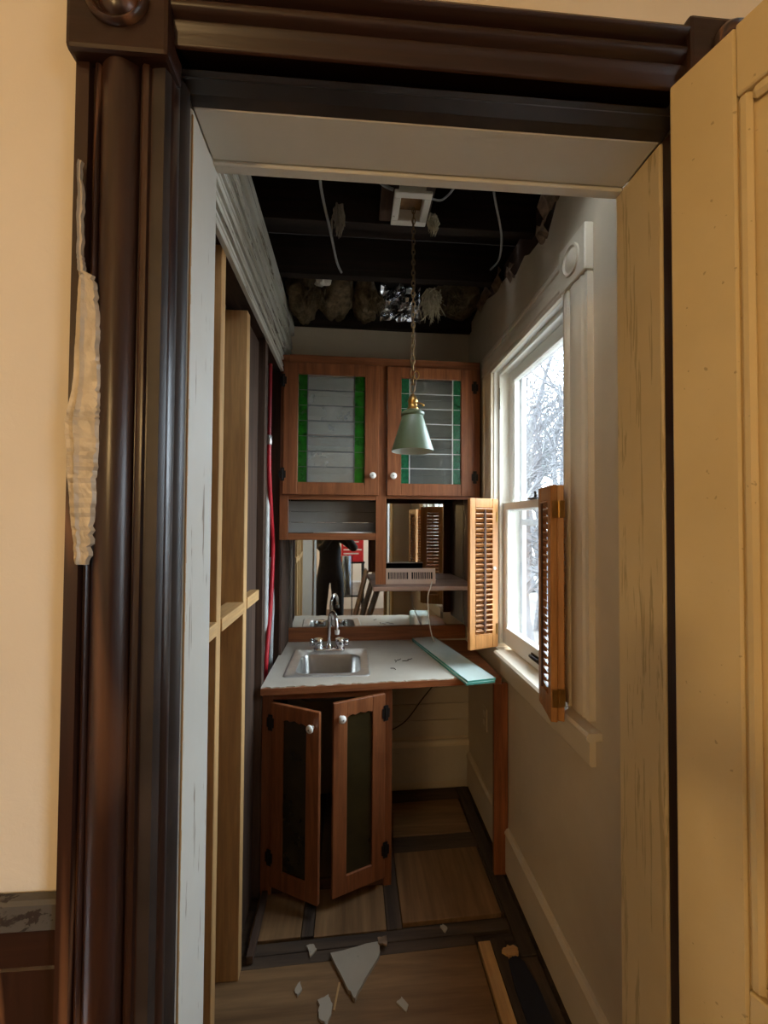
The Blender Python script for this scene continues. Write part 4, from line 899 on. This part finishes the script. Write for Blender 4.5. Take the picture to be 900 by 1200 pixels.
edges = [('pelvis', 'waist'), ('waist', 'chest'), ('chest', 'neckb'), ('neckb', 'neck'), ('neck', 'chin'), ('chin', 'head'), ('head', 'crown')]
cl = {k: nodes[k] for k in ('pelvis', 'waist', 'chest', 'neckb')}; cl = {k: (v[0], tuple(a+0.016 for a in v[1])) for k, v in cl.items()}
cle = edges[:3]
WR = {}
for s, nm in ((-1, 'l'), (1, 'r')):
    sh_ = q(s*0.17, 0.0, 1.395); el = (0.02+s*0.21-0.02, -0.24, 1.27); wr_ = (s*0.062, -0.075, 1.475)
    WR[nm] = wr_
    nodes['s'+nm] = (sh_, 0.058); nodes['e'+nm] = (el, 0.042); nodes['w'+nm] = (wr_, 0.028)
    edges += [('neckb', 's'+nm), ('s'+nm, 'e'+nm), ('e'+nm, 'w'+nm)]
    cl['s'+nm] = (sh_, 0.072); cl['e'+nm] = (el, 0.056); mid = tuple(a+(b-a)*0.85 for a, b in zip(el, wr_)); cl['c'+nm] = (mid, 0.042)
    cle += [('neckb', 's'+nm), ('s'+nm, 'e'+nm), ('e'+nm, 'c'+nm)]
    # hand: palm and five bent fingers round the phone edge
    palm = (s*0.056, -0.034, 1.535); nodes['p'+nm] = (palm, (0.030, 0.018)); edges.append(('w'+nm, 'p'+nm))
    for i, (dz, ln) in enumerate(((0.034, 0.9), (0.014, 1.0), (-0.006, 0.95), (-0.024, 0.75))):
        a = (s*0.058, -0.022, 1.545+dz); b = (s*(0.050), -0.0075-0.008*(1-ln), 1.548+dz); 
        nodes[f'f{i}a{nm}'] = ((s*0.060, -0.026, 1.543+dz), 0.0085); nodes[f'f{i}b{nm}'] = ((s*(0.060-0.002*ln), -0.0160, 1.549+dz), 0.0075)
        edges += [('p'+nm, f'f{i}a{nm}'), (f'f{i}a{nm}', f'f{i}b{nm}')]
    nodes['t1'+nm] = ((s*0.040, -0.036, 1.520), 0.011); nodes['t2'+nm] = ((s*0.022, -0.036, 1.532), 0.009)
    edges += [('p'+nm, 't1'+nm), ('t1'+nm, 't2'+nm)]
    hp_ = q(s*0.09, 0.0, 0.90); kn = q(s*0.11, 0.02, 0.50); an = q(s*0.12, -0.01, 0.09); to = q(s*0.13, 0.13, 0.045)
    nodes['h'+nm] = (hp_, 0.085); nodes['k'+nm] = (kn, 0.055); nodes['a'+nm] = (an, 0.038); nodes['o'+nm] = (to, (0.038, 0.03))
    edges += [('pelvis', 'h'+nm), ('h'+nm, 'k'+nm), ('k'+nm, 'a'+nm), ('a'+nm, 'o'+nm)]
    cl['h'+nm] = (hp_, 0.105); cl['k'+nm] = (kn, 0.076); cl['a'+nm] = (q(s*0.12, -0.01, 0.13), 0.066)
    cle += [('pelvis', 'h'+nm), ('h'+nm, 'k'+nm), ('k'+nm, 'a'+nm)]
skinm = plain('skin', (0.55, 0.33, 0.24), 0.5, nz=0.05); cloth = plain('black_cloth', (0.012, 0.012, 0.014), 0.85, nz=0.3, bmp=0.3)
body = skin_obj('body', nodes, edges, skinm, ps)
clo = skin_obj('dark_clothes', cl, cle, cloth, ps)
hair = G().sphere(q(0, -0.012, 1.665), (0.098, 0.108, 0.075), 18, 10).sphere(q(0, -0.05, 1.60), (0.085, 0.07, 0.10), 16, 10).build('hair', plain('dark_hair', (0.03, 0.018, 0.012), 0.6), ps, smooth=True)
for s in (-1, 1):
    G().sphere(q(s*0.032, 0.100, 1.615), (0.012, 0.008, 0.008), 10, 6).build('eye', plain('eye_white', (0.7, 0.7, 0.68), 0.2), ps, smooth=True)
    G().sphere(q(s*0.078, 0.01, 1.605), (0.010, 0.02, 0.030), 10, 8).build('ear', skinm, ps, smooth=True)
    foot = q(s*0.13, 0.09, 0.0)
    g = G(); vs_, fs = loft([[(a, b, z) for a, b in rrect(foot[0]-0.052*k, foot[0]+0.052*k, foot[1]-0.15, foot[1]+0.13*m_, 0.035)] for z, k, m_ in ((0.001, 1, 1), (0.03, 1, 1), (0.07, 0.92, 0.8), (0.10, 0.8, 0.3))])
    g.add(vs_, fs+[tuple(range(27, -1, -1)), tuple(range(84, 112))]).build('shoe', iron, ps, smooth=True)
G().sphere(q(0, 0.118, 1.585), (0.013, 0.018, 0.022), 10, 8).build('nose', skinm, ps, smooth=True)
G().sphere(q(0, 0.100, 1.550), (0.024, 0.009, 0.007), 10, 6).build('mouth', plain('lips', (0.42, 0.17, 0.14), 0.5), ps, smooth=True)
ph = root('phone', 'black phone held up in front of the person', 'phone', (0, -0.012, 1.565))
G().prism(rrect(-0.038, 0.038, 1.488, 1.646, 0.010), 'y', -0.016, -0.006).build('case', plain('phone_case', (0.01, 0.01, 0.012), 0.3), ph, bevel=0.001)
for a, b in ((0.02, 1.628), (0.02, 1.598)): G().lathe([(0.010, 0.0), (0.010, 0.0018), (0.0005, 0.0018)], (-a, -0.006, b), 'y', 14).build('lens', chrome, ph)

st = root('display_stand', 'black metal stand with a top tray behind the person', 'stand', (0.27, -2.0, 0))
G().box(0.08, 0.48, -2.15, -1.85, 0.93, 0.955).build('tray', iron, st)
for x, y in ((0.10, -2.13), (0.46, -2.13), (0.10, -1.87), (0.46, -1.87)): G().tube([(x, y, 0), (x, y, 0.93)], 0.014, 8).build('leg', iron, st)
G().box(0.09, 0.47, -2.14, -1.86, 0.38, 0.40).build('shelf', iron, st)
rb = root('red_carton', 'bright red carton with white stripes on the black metal stand', 'carton', (0.27, -2.0, 0.9555))
G().box(0.10, 0.46, -2.12, -1.88, 0.956, 1.44).build('box_body', plain('red_card', (0.55, 0.02, 0.025), 0.5), rb, bevel=0.003)
for i in range(5): G().box(0.13, 0.43-0.05*(i % 3), -1.8795, -1.8785, 1.34-0.065*i, 1.362-0.065*i).build('stripe', plain('card_white', (0.75, 0.70, 0.68), 0.5), rb)
bt = tag(G().box(0.12, 0.42, -2.11, -1.89, 0.4005, 0.62).build('storage_box', plain('white_box', (0.65, 0.66, 0.68), 0.5), None, bevel=0.004), 'white box on the lower shelf of the black stand', 'box')
tw = G(); vs_ = []
for i in range(9):
    for k in range(11):
        x = 0.09+0.13*i/8; z = 0.50+0.60*k/10; vs_.append((x, -1.35+0.03*math.sin(i*1.4+z*6)+0.01*math.sin(z*20), z))
fs = [(i*11+k, (i+1)*11+k, (i+1)*11+k+1, i*11+k+1) for i in range(8) for k in range(10)]
rk = root('towel_rack', 'thin black rack holding a light blue cloth behind the person', 'rack', (0.155, -1.35, 0))
G().tube([(0.07, -1.35, 0), (0.07, -1.35, 1.09), (0.24, -1.35, 1.09), (0.24, -1.35, 0)], 0.008, 8).build('frame', iron, rk)
G().tube([(0.07, -1.42, 0.008), (0.07, -1.28, 0.008)], 0.008, 8).build('foot', iron, rk); G().tube([(0.24, -1.42, 0.008), (0.24, -1.28, 0.008)], 0.008, 8).build('foot', iron, rk)
o = tw.add(vs_, fs).build('cloth', plain('blue_cloth', (0.36, 0.48, 0.62), 0.9), None, smooth=True); tag(o, 'light blue cloth hanging on the thin black rack', 'cloth'); md = o.modifiers.new('t', 'SOLIDIFY'); md.thickness = 0.004
lp_labels = ['grey-brown framed panel leaning nearest the doorway in the front room', 'grey-brown framed panel leaning in the middle of the row', 'grey-brown framed panel leaning at the rear of the row']
for i in range(3):
    rt = root('leaning_panel', lp_labels[i], 'panel', (0.22+0.10*i, -0.80-0.05*i, 0), 'framed panels leaning in the front room')
    T = Matrix.Translation((0.19+0.10*i, -0.80-0.05*i, 0.006)) @ Matrix.Rotation(math.radians(14+2*i), 4, 'Y')
    g = G(); g.T = T; g.box(0, 0.025, -0.4, -0.34, 0, 0.95).box(0, 0.025, -0.06, 0, 0, 0.95).box(0, 0.025, -0.34, -0.06, 0, 0.07).box(0, 0.025, -0.34, -0.06, 0.88, 0.95).box(0, 0.025, -0.34, -0.06, 0.45, 0.51)
    fr_ = g.build('frame', wood('grey_brown', (0.11, 0.085, 0.06), (0.24, 0.19, 0.14), 'z', 0.6), rt, bevel=0.002)
    g = G(); g.T = T; g.box(0.009, 0.016, -0.345, -0.055, 0.06, 0.89).build('infill', oak_d[2], rt)

# =================================================================== OUTSIDE
struct(box('ground', (0.95, 40, -25, 30, -0.75, -0.7), paint('leaf_litter', (0.17, 0.15, 0.13), (0.10, 0.09, 0.08), None, 'n', rough=0.9), None, bevel=0), 'pale leafy ground outside the window')
bark = plain('bark', (0.085, 0.085, 0.088), 0.9, nz=0.4)
def tree(base, h, seed, label, lean=0.0, tw_=4):
    rnd = random.Random(seed); gt_ = G(); gb = G()
    def grow(p, d, L, r, lev, gg):
        pts = [p]; rs = [r]; n_ = 4
        for i in range(n_):
            d = (d+Vector((rnd.gauss(0, 0.13), rnd.gauss(0, 0.13), rnd.gauss(0.02, 0.08)))).normalized()
            p = p+d*L/n_; pts.append(p); rs.append(r*(1-0.55*(i+1)/n_))
        gg.tube(pts, rs, 5 if lev < 2 else 3, cap=False)
        if lev >= tw_: return
        for k in range(5 if lev < 2 else 4):
            t = rnd.uniform(0.35, 1.0); i = min(n_-1, int(t*n_)); s_ = pts[i]+(pts[i+1]-pts[i])*(t*n_-i if t < 1 else 1)
            ax = Vector((rnd.gauss(0, 1), rnd.gauss(0, 1), rnd.gauss(0.3, 0.6))).normalized()
            nd = (d*0.7+ax*0.9).normalized()
            grow(s_, nd, L*rnd.uniform(0.5, 0.72), max(rs[i]*0.58, 0.010), lev+1, gb)
    rt = root('bare_tree', label, 'tree', base, 'bare trees outside the window')
    grow(Vector(base), Vector((rnd.gauss(0, 0.1), lean, 1)).normalized(), h*0.5, h*0.022, 0, gt_)
    gt_.build('trunk', bark, rt, smooth=True); gb.build('branches', bark, rt, smooth=True)
tl = ['slim bare tree nearest the window, its trunk behind the meeting rail', 'bare tree whose twigs cross the upper pane', 'bare tree in the middle distance beyond the window', 'tall bare tree standing left in the view through the window', 'far bare tree showing through the upper pane', 'leaning bare tree at the right of the view through the window',
      'farthest bare tree in the left of the pane', 'farthest bare tree in the right of the pane', 'low bare shrub-like tree filling the lower pane', 'second low bare tree behind the lower pane', 'close bare tree reaching to the top of the upper pane', 'bare tree with a thick leaning trunk close behind the pane', 'very tall bare tree rising past the top of the window']
spots = [((3.3, 8.0, -0.7), 5.5), ((4.9, 10.6, -0.7), 8.0), ((6.0, 14.0, -0.7), 9.0), ((5.2, 13.4, -0.7), 9.5), ((8.4, 18.0, -0.7), 11.0), ((7.2, 15.0, -0.7), 9.0), ((8.8, 23.0, -0.7), 13.0), ((11.2, 23.5, -0.7), 13.0), ((4.0, 9.0, -0.7), 3.4), ((5.6, 11.8, -0.7), 3.8), ((2.75, 6.3, -0.7), 6.0), ((4.1, 8.7, -0.7), 8.0), ((5.0, 12.4, -0.7), 11.0)]
for i, (b_, h) in enumerate(spots):
    tree(b_, h, 20+i, tl[i], 0.05*(i % 3-1))
